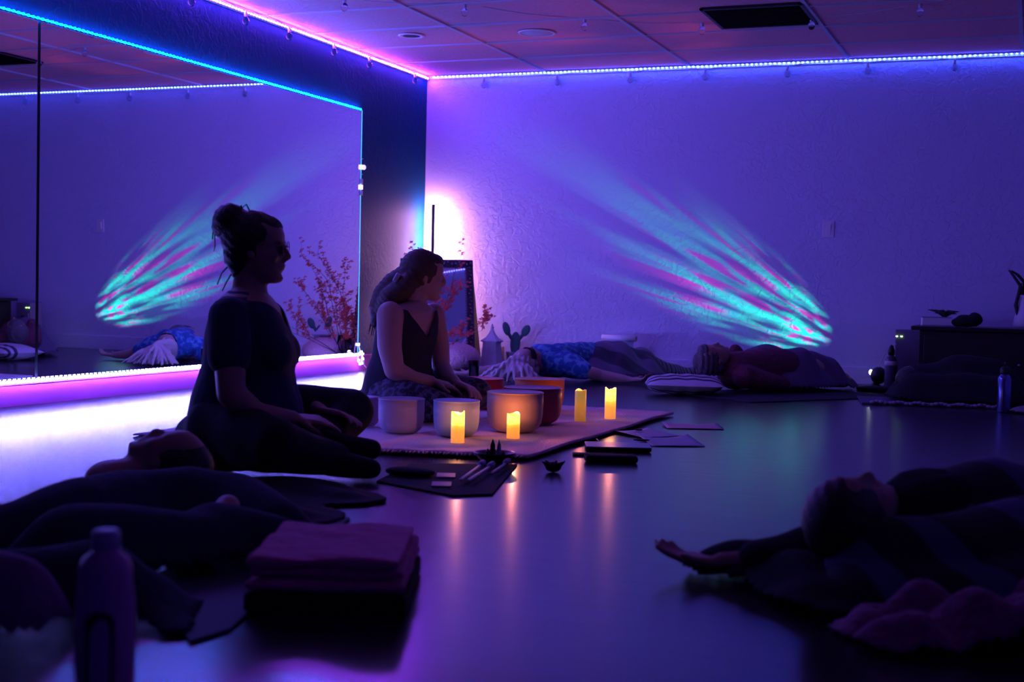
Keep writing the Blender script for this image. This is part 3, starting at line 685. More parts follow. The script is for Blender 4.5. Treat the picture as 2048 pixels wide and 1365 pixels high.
# black cloth with mallets and cards
t = empty('black_cloth', (2.85, -5.78, 0), 0, 'black cloth spread on the floor under the mallets and cards', 'cloth')
pl = [fl(752, 966), fl(822, 930), fl(1035, 932), fl(985, 992), fl(905, 995)]
pl = [(p[0]-2.85, p[1]+5.78) for p in pl]
MB().prism(pl, .001, .006).build('cloth', M['blackcloth'], t, bevel=.002)
def mallet(qa, qb, label, m_):
    pa, pb = fl(*qa), fl(*qb); l = math.hypot(pb[0]-pa[0], pb[1]-pa[1])-.05
    t = empty('mallet', (pa[0], pa[1], .016), math.atan2(pb[1]-pa[1], pb[0]-pa[0]), label, 'mallet', 'mallets on the black cloth')
    MB().caps((0, 0, .004), (l, 0, .004), .0055, .0055, 10).build('handle', m_, t, smooth=True)
    MB().caps((l, 0, .008), (l+.05, 0, .008), .011, .011, 12).build('head', plain('suede head', (.4, .3, .45), .8), t, smooth=True)
pale = plain('pale wood', (.95, .75, .70), .4)
mallet((922, 973), (966, 940), 'pale wooden mallet furthest left on the black cloth', pale)
mallet((938, 974), (985, 943), 'pale wooden mallet beside the leftmost one on the black cloth', pale)
mallet((984, 960), (1016, 936), 'dull dark mallet nearest the crystal dish', plain('dull wood', (.3, .2, .35), .5))
for q, a, lab, c in (((892, 957), .4, 'small pinkish card on the left of the black cloth', (.5, .25, .4)), ((883, 975), .4, 'small dull card at the near edge of the black cloth', (.3, .16, .34))):
    p = fl(*q); t = empty('oracle_card', (p[0], p[1], .007), a, lab, 'card')
    MB().box((0, 0, .002), (.06, .09, .004)).build('card', plain('card', c, .5), t)
p = fl(820, 955); t = empty('black_pouch', (p[0], p[1], .006), 0, 'flat black fabric pouch on the left part of the black cloth', 'pouch')
MB().ell((0, 0, .012), (.09, .06, .016)).build('pouch', M['blackcloth'], t, remesh=.008, relax=2)

# tray, glass ball and papers right of the rug
p = fl(1222, 925); t = empty('zip_case', (p[0], p[1], 0), .38, 'black padded case on the floor with glass ball at its end', 'case')
MB().box((0, 0, .014), (.19, .085, .028)).build('case_body', M['blackcloth'], t, bevel=.012)
p = fl(1176, 924); t = empty('glass_ball', (p[0], p[1], .0), 0, 'small clear glass ball at the left end of the black case', 'ball')
MB().ell((0, 0, .016), (.016, .016, .016)).build('ball', M['glass'], t, smooth=True)
def paper(px, py, w_, l_, a, col, label, cat='paper', z=.002, curl=.01):
    p = fl(px, py); t = empty('paper_sheet' if cat == 'paper' else 'notebook', (p[0], p[1], z), a, label, cat)
    v = []; f = []; n = 10
    for j in range(n+1):
        for i in range(n+1):
            u, q = i/n-.5, j/n-.5; v.append((u*w_, q*l_, curl*(abs(u)*2)**3*(.4+q)+.0015))
    for j in range(n):
        for i in range(n): k = j*(n+1)+i; f.append((k, k+1, k+n+2, k+n+1))
    o = MB().add(v, f).build('sheet', plain('sheet '+label[:8], col, .55), t, smooth=True)
    md = o.modifiers.new('t', 'SOLIDIFY'); md.thickness = .0012
paper(1340, 886, .22, .29, .5, (.35, .36, .55), 'bluish sheet of paper lying furthest right with a dark lifted edge', curl=.02)
paper(1292, 871, .2, .26, .9, (.30, .32, .5), 'bluish paper sheet between the rug edge and the other papers', z=.004)
paper(1385, 855, .26, .2, .38, (.42, .24, .40), 'mauve paper sheet lying furthest from the camera beside the rug')
p = fl(1235, 900); t = empty('notebook', (p[0], p[1], .0), .36, 'thin blue topped notebook behind the black case', 'notebook')
MB().box((0, 0, .010), (.25, .17, .012)).build('pages', M['blackcloth'], t, bevel=.002)
MB().box((0, 0, .018), (.252, .172, .004)).build('cover', plain('blue cover', (.2, .22, .42), .35), t)
p = fl(1188, 912); t = empty('slim_notebook', (p[0], p[1], .0), .36, 'slim dark notebook sticking out left of the black case', 'notebook')
MB().box((0, 0, .004), (.16, .06, .008)).build('cover', M['blackcloth'], t, bevel=.002)
for q, lab in (((1283, 888), 'dark feather shaped leaf on the papers, nearer the camera'), ((1277, 867), 'tiny dark leaf on the papers, nearer the rug')):
    p = fl(*q); t = empty('dry_leaf', (p[0], p[1], .011), .4, lab, 'leaf')
    MB().ell((0, 0, .004), (.035 if q[0] > 1280 else .018, .014, .004)).build('leaf_blade', M['blackcloth'], t, smooth=True)
p = fl(1196, 886); t = empty('paper_clip_pen', (p[0], p[1], .004), 2.0, 'thin shiny pen lying by the rug edge', 'pen')
MB().tube([(-.05, 0, .004), (.05, 0, .004)], .0035, 8).build('barrel', M['steel'], t, smooth=True)
MB().tube([(.05, 0, .004), (.062, 0, .004)], [.0033, .0008], 8).build('tip', M['steel'], t, smooth=True)

# ============================================================ PEOPLE
def head_mb(b, T):
    """face towards +x, centre between the ears; T maps local to person space"""
    h = MB()
    h.slices([(-.113, .035, .070, .018), (-.108, .012, .082, .030), (-.095, -.015, .088, .042), (-.078, -.040, .086, .052), (-.055, -.055, .087, .058), (-.030, -.072, .087, .063), (0, -.088, .084, .068), (.012, -.092, .083, .069),
              (.03, -.097, .091, .071), (.055, -.098, .089, .072), (.08, -.090, .078, .066), (.102, -.070, .052, .050), (.116, -.045, .026, .030), (.121, -.025, .006, .012)])
    h.caps((.084, 0, .022), (.108, 0, -.020), .008, .010).ell((.097, 0, -.027), (.014, .016, .009))
    h.ell((.088, 0, -.050), (.012, .023, .0065)).ell((.086, 0, -.062), (.012, .020, .007)).ell((.076, 0, -.094), (.019, .022, .016))
    for s_ in (-1, 1):
        h.ell((.078, s_*.030, .028), (.012, .022, .006)).ell((.070, s_*.032, .008), (.013, .014, .010)).ell((.062, s_*.042, -.022), (.020, .016, .020))
        h.ell((-.008, s_*.072, -.005), (.017, .007, .030)).ell((-.004, s_*.073, -.028), (.009, .006, .011))
    b.add([T(np.array(p)) for p in h.v], h.f)
def hand_mb(b, o, d, n, side=1, curl=.5, s=1.0):
    """palm from wrist o along d, back of the hand facing n, thumb on the side"""
    o = np.array(o, float); d = np.array(d, float); d /= np.linalg.norm(d); n = np.array(n, float); n = n-d*(n@d); n /= np.linalg.norm(n); w_ = np.cross(d, n)*side
    for k in range(4):
        b.caps(o+w_*(.022-.014*k)*s*.8, o+d*.082*s+w_*(.030-.020*k)*s, .014*s, .0115*s, 10)
    for k, l in enumerate((.068, .078, .072, .056)):
        p = o+d*.084*s+w_*(.031-.0205*k)*s; a = 0; q = p
        for j, fr in enumerate((.45, .32, .23)):
            a += curl*(.55+.1*k)
            e = q+(d*math.cos(a)-n*math.sin(a))*l*fr*s; b.caps(q, e, (.0088-.0009*j)*s, (.0082-.0009*j)*s, 10); q = e
    p = o+d*.022*s+w_*.028*s; e = p+(d*.6+w_*.75-n*.25)*.038*s; b.caps(p, e, .013*s, .0105*s, 10); b.caps(e, e+(d*.85+w_*.35-n*.3)*.032*s, .0098*s, .008*s, 10)
A0 = YAW

# ---- woman in navy T-shirt and glasses, profile to the right
w1 = empty('person', (2.17, -5.92, 0), A0, 'person in navy T-shirt, bun and glasses sitting cross-legged in profile', 'person')
hc = np.array([.008, 0, .733]); HR = rotm(0, .05, 0)
T1 = lambda p: HR@(p*.985)+hc
b = MB(); head_mb(b, T1)
b.caps((-.018, 0, .67), (-.024, 0, .56), .045, .052).caps((.0, 0, .65), (.004, 0, .57), .038, .044)
b.slices([(.60, -.066, .03, .050), (.575, -.10, .055, .11), (.54, -.118, .083, .155), (.46, -.135, .108, .15), (.40, -.14, .126, .145), (.30, -.16, .13, .14), (.2, -.17, .13, .16), (.10, -.18, .10, .17), (.06, -.16, .08, .16)])
b.ell((.075, -.07, .395), (.062, .068, .066)).ell((.075, .07, .395), (.062, .068, .066))
b.chain([(-.045, -.165, .515), (-.030, -.215, .36), (-.022, -.228, .27), (.05, -.20, .205), (.155, -.125, .185)], [.044, .050, .046, .040, .027])
hand_mb(b, (.160, -.120, .185), (1, .35, -.10), (.1, -.2, 1), 1, .35)
b.chain([(-.03, .165, .515), (.01, .215, .36), (.03, .22, .27), (.13, .16, .21), (.21, .08, .195)], [.044, .050, .044, .038, .027])
hand_mb(b, (.215, .075, .195), (1, -.3, -.12), (.1, .2, 1), -1, .35)
for s_, kn, an, toe in ((-1, (.15, -.35, .12), (.27, -.16, .055), (.40, -.20, .035)), (1, (.31, .21, .165), (.22, -.02, .08), (.38, -.04, .07))):
    b.chain([(-.06, s_*.10, .12), kn, an, toe], [.10, .062, .042, .03])
b.build('body', M['skin'], w1, remesh=.006, relax=3)
# shirt
def v1(c):
    if c.x > .0 and c.z > .47+abs(c.y)*1.3-max(0, (.10-c.x))*.9 and c.z > .455: return True
    return c.z > .592
b = MB().slices([(.600, -.068, .040, .058), (.585, -.086, .055, .090), (.56, -.113, .072, .145), (.53, -.130, .094, .178), (.50, -.142, .108, .180), (.46, -.150, .122, .168), (.40, -.158, .138, .160), (.36, -.163, .140, .155), (.33, -.170, .135, .155), (.28, -.182, .146, .165),
                 (.24, -.195, .160, .178), (.19, -.206, .168, .19), (.14, -.216, .150, .20), (.10, -.224, .12, .205), (.06, -.228, .09, .205), (.03, -.226, .06, .20)])
b.ell((.074, -.072, .392), (.072, .078, .074)).ell((.074, .072, .392), (.072, .078, .074))
b.chain([(-.045, -.155, .510), (-.036, -.205, .385)], [.068, .069]).chain([(-.03, .155, .510), (.0, .20, .385)], [.066, .067])
b.build('t_shirt', M['shirt'], w1, remesh=.0065, relax=4, cut=v1, disp=folds(.003, 24, 17))
# trousers: thighs, shins and feet folded on the floor
b = MB().chain([(-.08, -.10, .13), (.14, -.35, .125), (.30, -.15, .06)], [.125, .082, .055]).chain([(-.06, .09, .14), (.14, .16, .175), (.300, .205, .182), (.23, -.02, .09)], [.13, .100, .082, .06])
b.ell((-.09, 0, .11), (.16, .20, .11)).ell((.10, -.05, .10), (.16, .18, .09))
b.build('trousers', M['pants'], w1, remesh=.010, relax=5, disp=folds(.005, 20, 14))
b = MB().chain([(.28, -.15, .050), (.36, -.19, .045), (.42, -.205, .040)], [.045, .040, .032]).build('sock', M['pants'], w1, remesh=.007, relax=2)
b = MB().chain([(.24, -.03, .095), (.33, -.06, .088), (.405, -.07, .085)], [.048, .042, .034]).build('sock', M['pants'], w1, remesh=.007, relax=2)
# hair and bun
b = MB().ell((-.018, 0, .028), (.104, .086, .100)).ell((-.055, 0, -.02), (.055, .070, .080)).ell((-.055, 0, -.075), (.030, .045, .035)).ell((.03, 0, .075), (.052, .060, .038))
b.ell((-.094, 0, .086), (.060, .058, .060)).ell((-.112, .01, .068), (.046, .05, .050))
b = MB().add([T1(np.array(p)) for p in b.v], b.f)
def hairdisp(co): return .0011*np.sin(co[:, 0]*150+co[:, 2]*210+3*np.sin(co[:, 1]*40))
b.build('hair', M['hairdark'], w1, remesh=.006, relax=3, disp=hairdisp, cut=lambda c: (Vector(HR.T@(np.array(c)-hc)).x > .040 and Vector(HR.T@(np.array(c)-hc)).z < .060) or (Vector(HR.T@(np.array(c)-hc)).x > .012 and Vector(HR.T@(np.array(c)-hc)).z < .02))
s_ = MB()
for p in ([(-.12, 0, .09), (-.145, .0, .05), (-.140, .0, .00), (-.143, 0, -.02)], [(-.135, .01, .10), (-.152, .01, .06), (-.150, 0, .02)], [(-.08, -.03, -.06), (-.105, -.03, -.09), (-.118, -.03, -.13)], [(-.07, -.02, -.08), (-.09, -.02, -.12), (-.10, -.03, -.15)], [(-.06, -.01, .14), (-.05, 0, .10)], [(-.03, 0, .12), (-.045, 0, .145), (-.06, 0, .13)]):
    s_.tube([T1(np.array(q)) for q in p], [.003, .0025, .002, .0012][:len(p)], 5)
s_.build('loose_strands', M['hairdark'], w1, smooth=True)
# glasses
gl = empty('glasses', (0, 0, 0)); gl.parent = w1
fr_ = MB()
for sy in (-1, 1):
    ring = [T1(np.array([.098+.004*abs(math.cos(a))*0, sy*.034+.026*math.cos(a), .008+.023*math.sin(a)])) for a in np.linspace(0, 2*PI, 21)]
    fr_.tube(ring, .0016, 6)
    fr_.tube([T1(np.array([.098, sy*.060, .014])), T1(np.array([.05, sy*.074, .016])), T1(np.array([-.012, sy*.077, .010]))], .0014, 6)
    o = MB().lathe([(.001, -.0005), (.025, -.0005), (.025, .0005), (.001, .0005)], seg=20)
    o.xf(HR@rotm(0, PI/2, 0), T1(np.array([.098, sy*.034, .008]))).build('lens', M['lens'], gl, smooth=False)
fr_.tube([T1(np.array([.099, -.009, .014])), T1(np.array([.103, 0, .017])), T1(np.array([.099, .009, .014]))], .0014, 6)
fr_.build('frame', plain('thin metal frame', (.3, .25, .3), .3, .8), gl, smooth=True)
for c in list(gl.children): c.parent = w1; 
bpy.data.objects.remove(gl)

# ---- woman in a dark tank top with a ponytail, playing the bowls
w2 = empty('person', (1.985, -4.62, 0), A0, 'person in dark tank top with long ponytail kneeling behind the singing bowls', 'person')
w2.location = (fl(800, 838)[0], fl(800, 838)[1], .0); w2.scale = (1.03,)*3
hc2 = np.array([.092, .03, .652]); HR2 = rotm(0, .10, .30)
T2 = lambda p: HR2@(p*.95)+hc2
RT = rotm(0, 0, -.62)   # chest turned towards the camera
TT = lambda p: RT@p*1.0
def tb(p):              # torso bend: shoulders forward
    z = p[2]; q = RT@np.array([p[0], p[1], 0]); sh = np.array([-.005+.05*max(0, (z-.25)/.3), -.01, 0]); return np.array([q[0]+sh[0], q[1]+sh[1], z])
b = MB(); head_mb(b, T2)
b.caps((.050, .01, .60), (.038, -.01, .50), .044, .048).caps((.080, .02, .585), (.062, .0, .51), .038, .044)
b.slices([(.535, -.05, .05, .05), (.515, -.07, .065, .11), (.49, -.09, .085, .165), (.45, -.10, .10, .165), (.38, -.105, .115, .150), (.28, -.11, .11, .135), (.18, -.12, .12, .155), (.08, -.13, .12, .17)], T=tb)
b.chain([(-.040, -.155, .475), (-.035, -.205, .34), (-.012, -.215, .235), (.07, -.19, .195), (.145, -.15, .185)], [.060, .054, .045, .036, .026])
hand_mb(b, (.150, -.145, .185), (1, .3, -.25), (.2, -.1, 1), 1, .45)
b.chain([(.135, .10, .475), (.165, .13, .33), (.175, .10, .24), (.215, .03, .19), (.25, -.04, .175)], [.055, .048, .042, .035, .025])
hand_mb(b, (.252, -.045, .174), (.8, -.6, -.25), (.2, .1, 1), -1, .5)
b.build('body', M['skin2'], w2, remesh=.006, relax=3)
def cut2(c):
    q = RT.T@np.array([c.x, c.y, 0]); y = q[1]
    if c.z > .50: return True
    if q[0] > -.02 and abs(y) < .085 and c.z > .37+abs(y)*1.25: return True
    return c.z > .44 and abs(y) > .125
b = MB().slices([(.525, -.075, .075, .105), (.49, -.098, .094, .160), (.45, -.110, .112, .160), (.40, -.113, .128, .155), (.36, -.115, .130, .148), (.28, -.120, .122, .142), (.20, -.132, .130, .160), (.12, -.150, .135, .185), (.05, -.160, .13, .20), (.02, -.16, .12, .20)], T=tb)
b.build('tank_top', M['tank'], w2, remesh=.0065, relax=4, cut=cut2, disp=folds(.004, 26, 20))
b = MB().chain([(-.02, -.10, .10), (.05, -.26, .105), (.17, -.30, .09), (.24, -.10, .06)], [.12, .085, .07, .06]).chain([(.03, .08, .11), (.20, .10, .125), (.345, .05, .115), (.2, -.1, .06)], [.12, .085, .07, .06])
b.ell((-.03, 0, .08), (.19, .20, .085)).ell((.16, -.08, .06), (.2, .2, .06))
b.build('skirt', patterned('patterned skirt', (.008, .008, .02), (.10, .08, .15), 40, .56), w2, remesh=.010, relax=4, disp=folds(.006, 26, 18))
b = MB().ell((-.016, 0, .026), (.106, .084, .102)).ell((-.05, 0, -.015), (.062, .072, .075)).ell((.035, 0, .072), (.055, .062, .040)).ell((-.10, -.02, -.005), (.035, .035, .035))
b = MB().add([T2(np.array(p)) for p in b.v], b.f)
b.chain([(-.005, .0, .650), (-.04, .01, .615), (-.078, .01, .56), (-.102, .0, .50), (-.120, .0, .43)], [.042, .052, .058, .050, .022]).chain([(.035, -.045, .625), (.0, -.055, .585), (-.05, -.055, .550), (-.085, -.03, .50)], [.046, .052, .050, .04])
def inhead(c, x, z0, z1):
    q = HR2.T@(np.array(c)-hc2); return q[0] > x and z0 < q[2] < z1
b.build('hair', M['hairbrown'], w2, remesh=.006, relax=3, disp=hairdisp, cut=lambda c: inhead(c, .045, -.2, .058) or inhead(c, .024, -.2, .0))
MB().box((-.022, -.070, .640), (.020, .03, .042), rotm(0, .5, .2)).build('hair_clip', plain('silver clip', (.6, .6, .75), .3, .6), w2, bevel=.004)
s_ = MB()
for k in range(9):
    a = rng.rand(3)-.5; s_.tube([(-.10+.03*a[0], .01+.04*a[1], .50), (-.12+.04*a[0], .01+.05*a[1], .44), (-.128+.05*a[0], .01+.05*a[1], .385+.03*a[2])], [.006, .005, .001], 5)
s_.build('ponytail_ends', M['hairbrown'], w2, smooth=True)

# ---- lying people
def skel(name, loc, label): return empty(name, loc, 0, label, 'person')
def lying_head(b, c, d, up, s=.95):
    """head with crown pointing along d and face along up"""
    d = np.array(d, float); d /= np.linalg.norm(d); up = np.array(up, float); up -= d*(up@d); up /= np.linalg.norm(up); R = np.stack([up, np.cross(d, up), d], 1)
    T = lambda p: R@(p*s)+np.array(c); head_mb(b, T); return T
# blonde woman with arms spread
p1 = skel('person', (1.42, -1.44, 0), 'person in blue patterned top with long pale hair lying with arms spread')
O = np.array([1.42, -1.44, 0])
b = MB(); TA = lying_head(b, (.02, .03, .135), (-.45, -.85, .12), (.05, -.05, 1))
b.chain([(.07, .12, .12), (.10, .20, .13)], [.055, .06])
b.chain([(.10, .20, .13), (.20, .45, .13), (.32, .68, .13)], [.11, .11, .13])
b.chain([(.25, .20, .12), (.40, .18, .075), (.47, .22, .055), (.58, .24, .04), (.66, .245, .035)], [.055, .045, .04, .033, .024])
hand_mb(b, (.665, .245, .034), (1, .0, .05), (0, 0, -1), 1, .5)
b.chain([(-.04, .30, .12), (-.22, .22, .06), (-.38, .14, .05), (-.44, .12, .035)], [.055, .042, .033, .025])
hand_mb(b, (-.445, .115, .034), (-1, -.1, .02), (0, 0, -1), -1, .45)
b.build('body', M['skin2'], p1, remesh=.008, relax=2)
b = MB().chain([(.09, .19, .14), (.19, .42, .14), (.28, .60, .14)], [.115, .118, .12]).chain([(.10, .19, .14), (.29, .19, .11), (.37, .18, .085)], [.10, .082, .065]).chain([(.06, .22, .14), (-.06, .29, .13), (-.14, .25, .09)], [.10, .08, .062]).ell((.04, .20, .20), (.08, .08, .05)).ell((.15, .22, .20), (.08, .08, .055))
b.build('blouse', patterned('blue floral', (.02, .10, .34), (.12, .34, .62), 30, .6), p1, remesh=.010, relax=3, disp=folds(.005, 30, 24))
b = MB().add([TA(np.array(p)) for p in MB().ell((-.02, 0, .035), (.100, .084, .098)).ell((-.05, 0, -.02), (.06, .075, .08)).v], MB().ell((0, 0, 0), (1, 1, 1)).ell((0, 0, 0), (1, 1, 1)).f)
hp = MB()
for k in range(120):
    u = k/119; a0 = -1.9+u*2.9; st = TA(np.array([.03-.05*abs(u-.5), .075*math.sin((u-.5)*3.0), .105-.03*abs(u-.5)]))
    en = np.array([-.20+u*.36+.02*rng.randn(), -.24+.05*rng.randn()+.10*abs(u-.45), .012+.01*rng.rand()])
    md_ = (st+en)/2+np.array([(-.04+.08*u), -.03, .02]); hp.tube([st, st*.6+md_*.4+np.array([0, -.02, .015]), md_, en*.7+md_*.3, en], [.014, .016, .013, .010, .004], 6)
b.add(hp.v, hp.f)
b.build('hair', M['hairpale'], p1, remesh=.006, relax=1, disp=lambda co: .003*np.sin(co[:, 0]*190+co[:, 1]*60), cut=lambda c: False)
b = MB(); R_ = []
for a in np.linspace(-1.35, 1.35, 13): R_.append([TA(np.array([(.010+.092*math.cos(a)), .078*math.sin(a), .008+z])) for z in (.022, -.024)])
v = [p for r in R_ for p in r]; b.add(v, [(2*i, 2*i+1, 2*i+3, 2*i+2) for i in range(12)])
o = b.build('eye_mask', M['blackcloth'], p1, smooth=True); o.modifiers.new('t', 'SOLIDIFY').thickness = .006
g_ = 'blankets over the lying people'
drape('striped_blanket', [(O+(.30, .60, .12), O+(.42, .78, .13), .13, .13), (O+(.42, .78, .13), O+(.55, .95, .10), .13, .10), (O+(.26, .50, .08), O+(.60, .85, .07), .10, .08)],
      striped('mauve stripes', (.15, .11, .19), (.04, .03, .06), 1.6, .55, 'V'), amp=.016, freq=34, seed=1, margin=.02, label='dark mauve blanket over the hips of the blonde woman', cat='blanket', group=g_)
drape('woven_blanket', [(O+(.58, .98, .07), O+(.70, 1.08, .05), .09, .06), (O+(.70, 1.08, .04), O+(.92, 1.24, .02), .07, .04)], striped('black white weave', (.02, .02, .03), (.6, .6, .65), 11, .6, 'U', c3=(.02, .02, .03), dist=6), amp=.012, freq=40, seed=4, margin=.03,
      label='black and white woven blanket bunched at the blonde woman feet', cat='blanket', group=g_)
t = empty('paper_roll', (O[0]+.28, O[1]+1.26, 0), .5, 'pale rolled sheet showing its round end beyond the blonde woman', 'roll')
b = MB().lathe([(.022, -.14), (.022, .14), (.015, .14), (.015, -.14)], c=(0, 0, .27), R=rotm(PI/2, 0, .9), seg=20).build('roll', M['trim'], t, smooth=True)
MB().box((0, 0, .125), (.20, .10, .25)).build('storage_box', M['wall'], t, bevel=.004)

# person with head on the striped pillow
t = empty('striped_pillow', (2.60, -1.78, 0), .3, 'white pillow with two dark woven bands near the centre of the floor', 'pillow')
v = []; f = []; n = 26
for j in range(n+1):
    for i in range(n+1):
        u, q = 2*i/n-1, 2*j/n-1; e = (max(0, 1-abs(u)**3)**.45)*(max(0, 1-abs(q)**2.0)**.85)
        v.append((u*.235*(1-.05*q*q), q*.19*(1-.06*u*u), .062+.062*e*(1+.05*math.sin(u*14+q*3))))
for j in range(n):
    for i in range(n): k = j*(n+1)+i; f.append((k, k+1, k+n+2, k+n+1))
N_ = len(v); v2 = [(x, y, .124-z if z > .0621 else z) for x, y, z in v]; b = MB().add(v, f).add([(x, y, max(.002, .064-(z-.062)*1.0)) for x, y, z in v], f)
m, nt, bs = nmat('pillow cotton'); bs.inputs['Roughness'].default_value = .9
tc = nt.nodes.new('ShaderNodeTexCoord'); sp = nt.nodes.new('ShaderNodeSeparateXYZ'); L(nt, tc.outputs['Object'], sp.inputs[0])
cr = nt.nodes.new('ShaderNodeValToRGB'); mr = nt.nodes.new('ShaderNodeMapRange'); mr.inputs[1].default_value = -.2; mr.inputs[2].default_value = .2; L(nt, sp.outputs[1], mr.inputs[0]); L(nt, mr.outputs[0], cr.inputs['Fac'])
cr.color_ramp.interpolation = 'CONSTANT'; e = cr.color_ramp.elements; e[0].position = 0; e[0].color = (.62, .6, .66, 1); e[1].position = .17; e[1].color = (.05, .05, .08, 1)
for p_, c_ in ((.23, (.62, .6, .66)), (.29, (.05, .05, .08)), (.36, (.55, .5, .58))): k = e.new(p_); k.color = (*c_, 1)
L(nt, cr.outputs['Color'], bs.inputs['Base Color'])
b.build('pillow_case', m, t, smooth=True)
p3 = skel('person', (2.72, -1.55, 0), 'person with short hair lying on the striped pillow in dark red top')
b = MB(); TB = lying_head(b, (.0, -.01, .215), (-.72, -.62, .1), (.1, -.1, 1), .92)
b.chain([(.07, .08, .17), (.14, .14, .14), (.3, .34, .14), (.45, .55, .13), (.58, .75, .10), (.68, .92, .06)], [.05, .11, .11, .12, .08, .05])
b.build('body', M['skin'], p3, remesh=.009, relax=2)
b = MB().add([TB(np.array(p)) for p in MB().ell((-.022, 0, .030), (.102, .088, .102)).ell((-.055, 0, -.02), (.06, .078, .082)).ell((.04, .0, .075), (.05, .06, .04)).v], MB().ell((0, 0, 0), (1, 1, 1)).ell((0, 0, 0), (1, 1, 1)).ell((0, 0, 0), (1, 1, 1)).f)
b.build('hair', plain('short greying hair', (.10, .08, .09), .5, bump=.6, bscale=140, var=.4), p3, remesh=.007, relax=2, disp=lambda co: .003*np.sin(co[:, 0]*170+co[:, 1]*90))
b = MB().chain([(.12, .12, .14), (.30, .34, .15), (.40, .48, .14)], [.12, .135, .12]).chain([(.20, .02, .11), (.33, .10, .08), (.40, .22, .06)], [.075, .06, .045]).chain([(.06, .24, .14), (.10, .30, .21), (.08, .26, .255)], [.08, .055, .042])
b.build('sweater', plain('maroon knit', (.16, .04, .07), .95, bump=.8, bscale=60, var=.3), p3, remesh=.010, relax=3, disp=folds(.006, 34, 26))
Q = np.array([2.72, -1.55, 0])
drape('grey_blanket', [(Q+(.20, .34, .15), Q+(.42, .55, .14), .13, .14), (Q+(.40, .50, .14), Q+(.48, .66, .13), .13, .11), (Q+(.50, .68, .14), Q+(.58, .74, .12), .10, .10), (Q+(.58, .80, .06), Q+(.70, .98, .03), .08, .05), (Q+(.40, .32, .04), Q+(.56, .58, .06), .10, .08)],
      plain('grey fleece', (.14, .11, .18), .95, bump=.4, bscale=60), amp=.013, freq=26, seed=2, margin=.03, slope=1.5, label='dark grey blanket over the person on the striped pillow', cat='blanket', group=g_)
t = empty('yoga_mat', (2.97, -1.52, 0), .93, 'dark mat under the person with the striped pillow', 'mat')
MB().box((.18, -.08, .003), (1.25, .78, .006)).build('mat', plain('dark mat', (.006, .006, .012), .9), t, bevel=.002)
# dark mound at the right: person under a dark blanket on a mat
p4 = skel('person', (4.05, -1.42, 0), 'person curled on the right under dark blanket before the black cabinet')
b = MB(); TC = lying_head(b, (-.13, .02, .13), (-.9, -.3, .2), (.2, .9, .4), .9)
b.chain([(-.05, .05, .12), (.05, .08, .12), (.28, .12, .12)], [.05, .10, .10])
b.build('body', M['skin'], p4, remesh=.010, relax=2)
MB().add([TC(np.array(p)) for p in MB().ell((-.02, 0, .03), (.104, .088, .104)).v], MB().ell((0, 0, 0), (1, 1, 1)).f).build('hair', M['hairdark'], p4, smooth=True)
Q = np.array([4.05, -1.42, 0])
drape('dark_blanket', [(Q+(-.10, .04, .08), Q+(.10, .08, .12), .13, .15), (Q+(.10, .08, .13), Q+(.28, .10, .14), .15, .14), (Q+(-.12, -.10, .05), Q+(.35, -.08, .06), .11, .12)], M['blackcloth'], amp=.01, freq=20, seed=3, slope=1.3,
      label='black blanket over the curled person before the black cabinet', cat='blanket', group=g_)
t = empty('yoga_mat', (4.02, -1.56, 0), .18, 'thin mat with pale ragged edge under the curled person on the right', 'mat')
MB().box((0, .05, .006), (.80, .5, .012)).build('mat', plain('slate mat', (.10, .09, .16), .9, bump=.6, bscale=40), t, bevel=.003)
b = MB()
for k in range(30): b.ell((-.34+k*.0235, -.205+.006*math.sin(k*2), .016+.004*math.sin(k*1.3)), (.018, .015, .010), seg=8, rg=6)
b.build('fleece_edge', plain('pale fleece', (.32, .3, .42), .95), t, smooth=True)
t = empty('folded_mat', (3.60, -.72, 0), .1, 'small flat black cushion on the floor by the projector', 'cushion')
MB().ell((.03, .02, .018), (.13, .07, .020)).build('cushion', M['blackcloth'], t, smooth=True)
t = empty('steel_bottle', (4.43, -1.90, 0), 0, 'tall steel drinking bottle standing on the right beside the curled person', 'bottle')
MB().lathe([(.001, 0), (.034, 0), (.036, .006), (.036, .185), (.030, .20), (.022, .208), (.022, .215)], seg=28).build('bottle_body', plain('blue steel', (.15, .18, .45), .22, .9), t, smooth=True)
MB().lathe([(.024, .212), (.026, .216), (.026, .245), (.012, .252), (.001, .253)], seg=24).build('cap', M['dark'], t, smooth=True)
MB().tube([(.0, -.018, .25), (0, -.02, .268), (0, 0, .275), (0, .02, .268), (0, .018, .25)], .004, 8).build('carry_loop', M['dark'], t, smooth=True)
drape('crumpled_towel', [((4.50, -1.92, .0), (4.72, -1.86, .01), .035, .04)], plain('mauve towel', (.3, .26, .38), .95), amp=.012, freq=60, seed=6, label='small mauve towel crumpled beside the steel bottle', cat='towel')

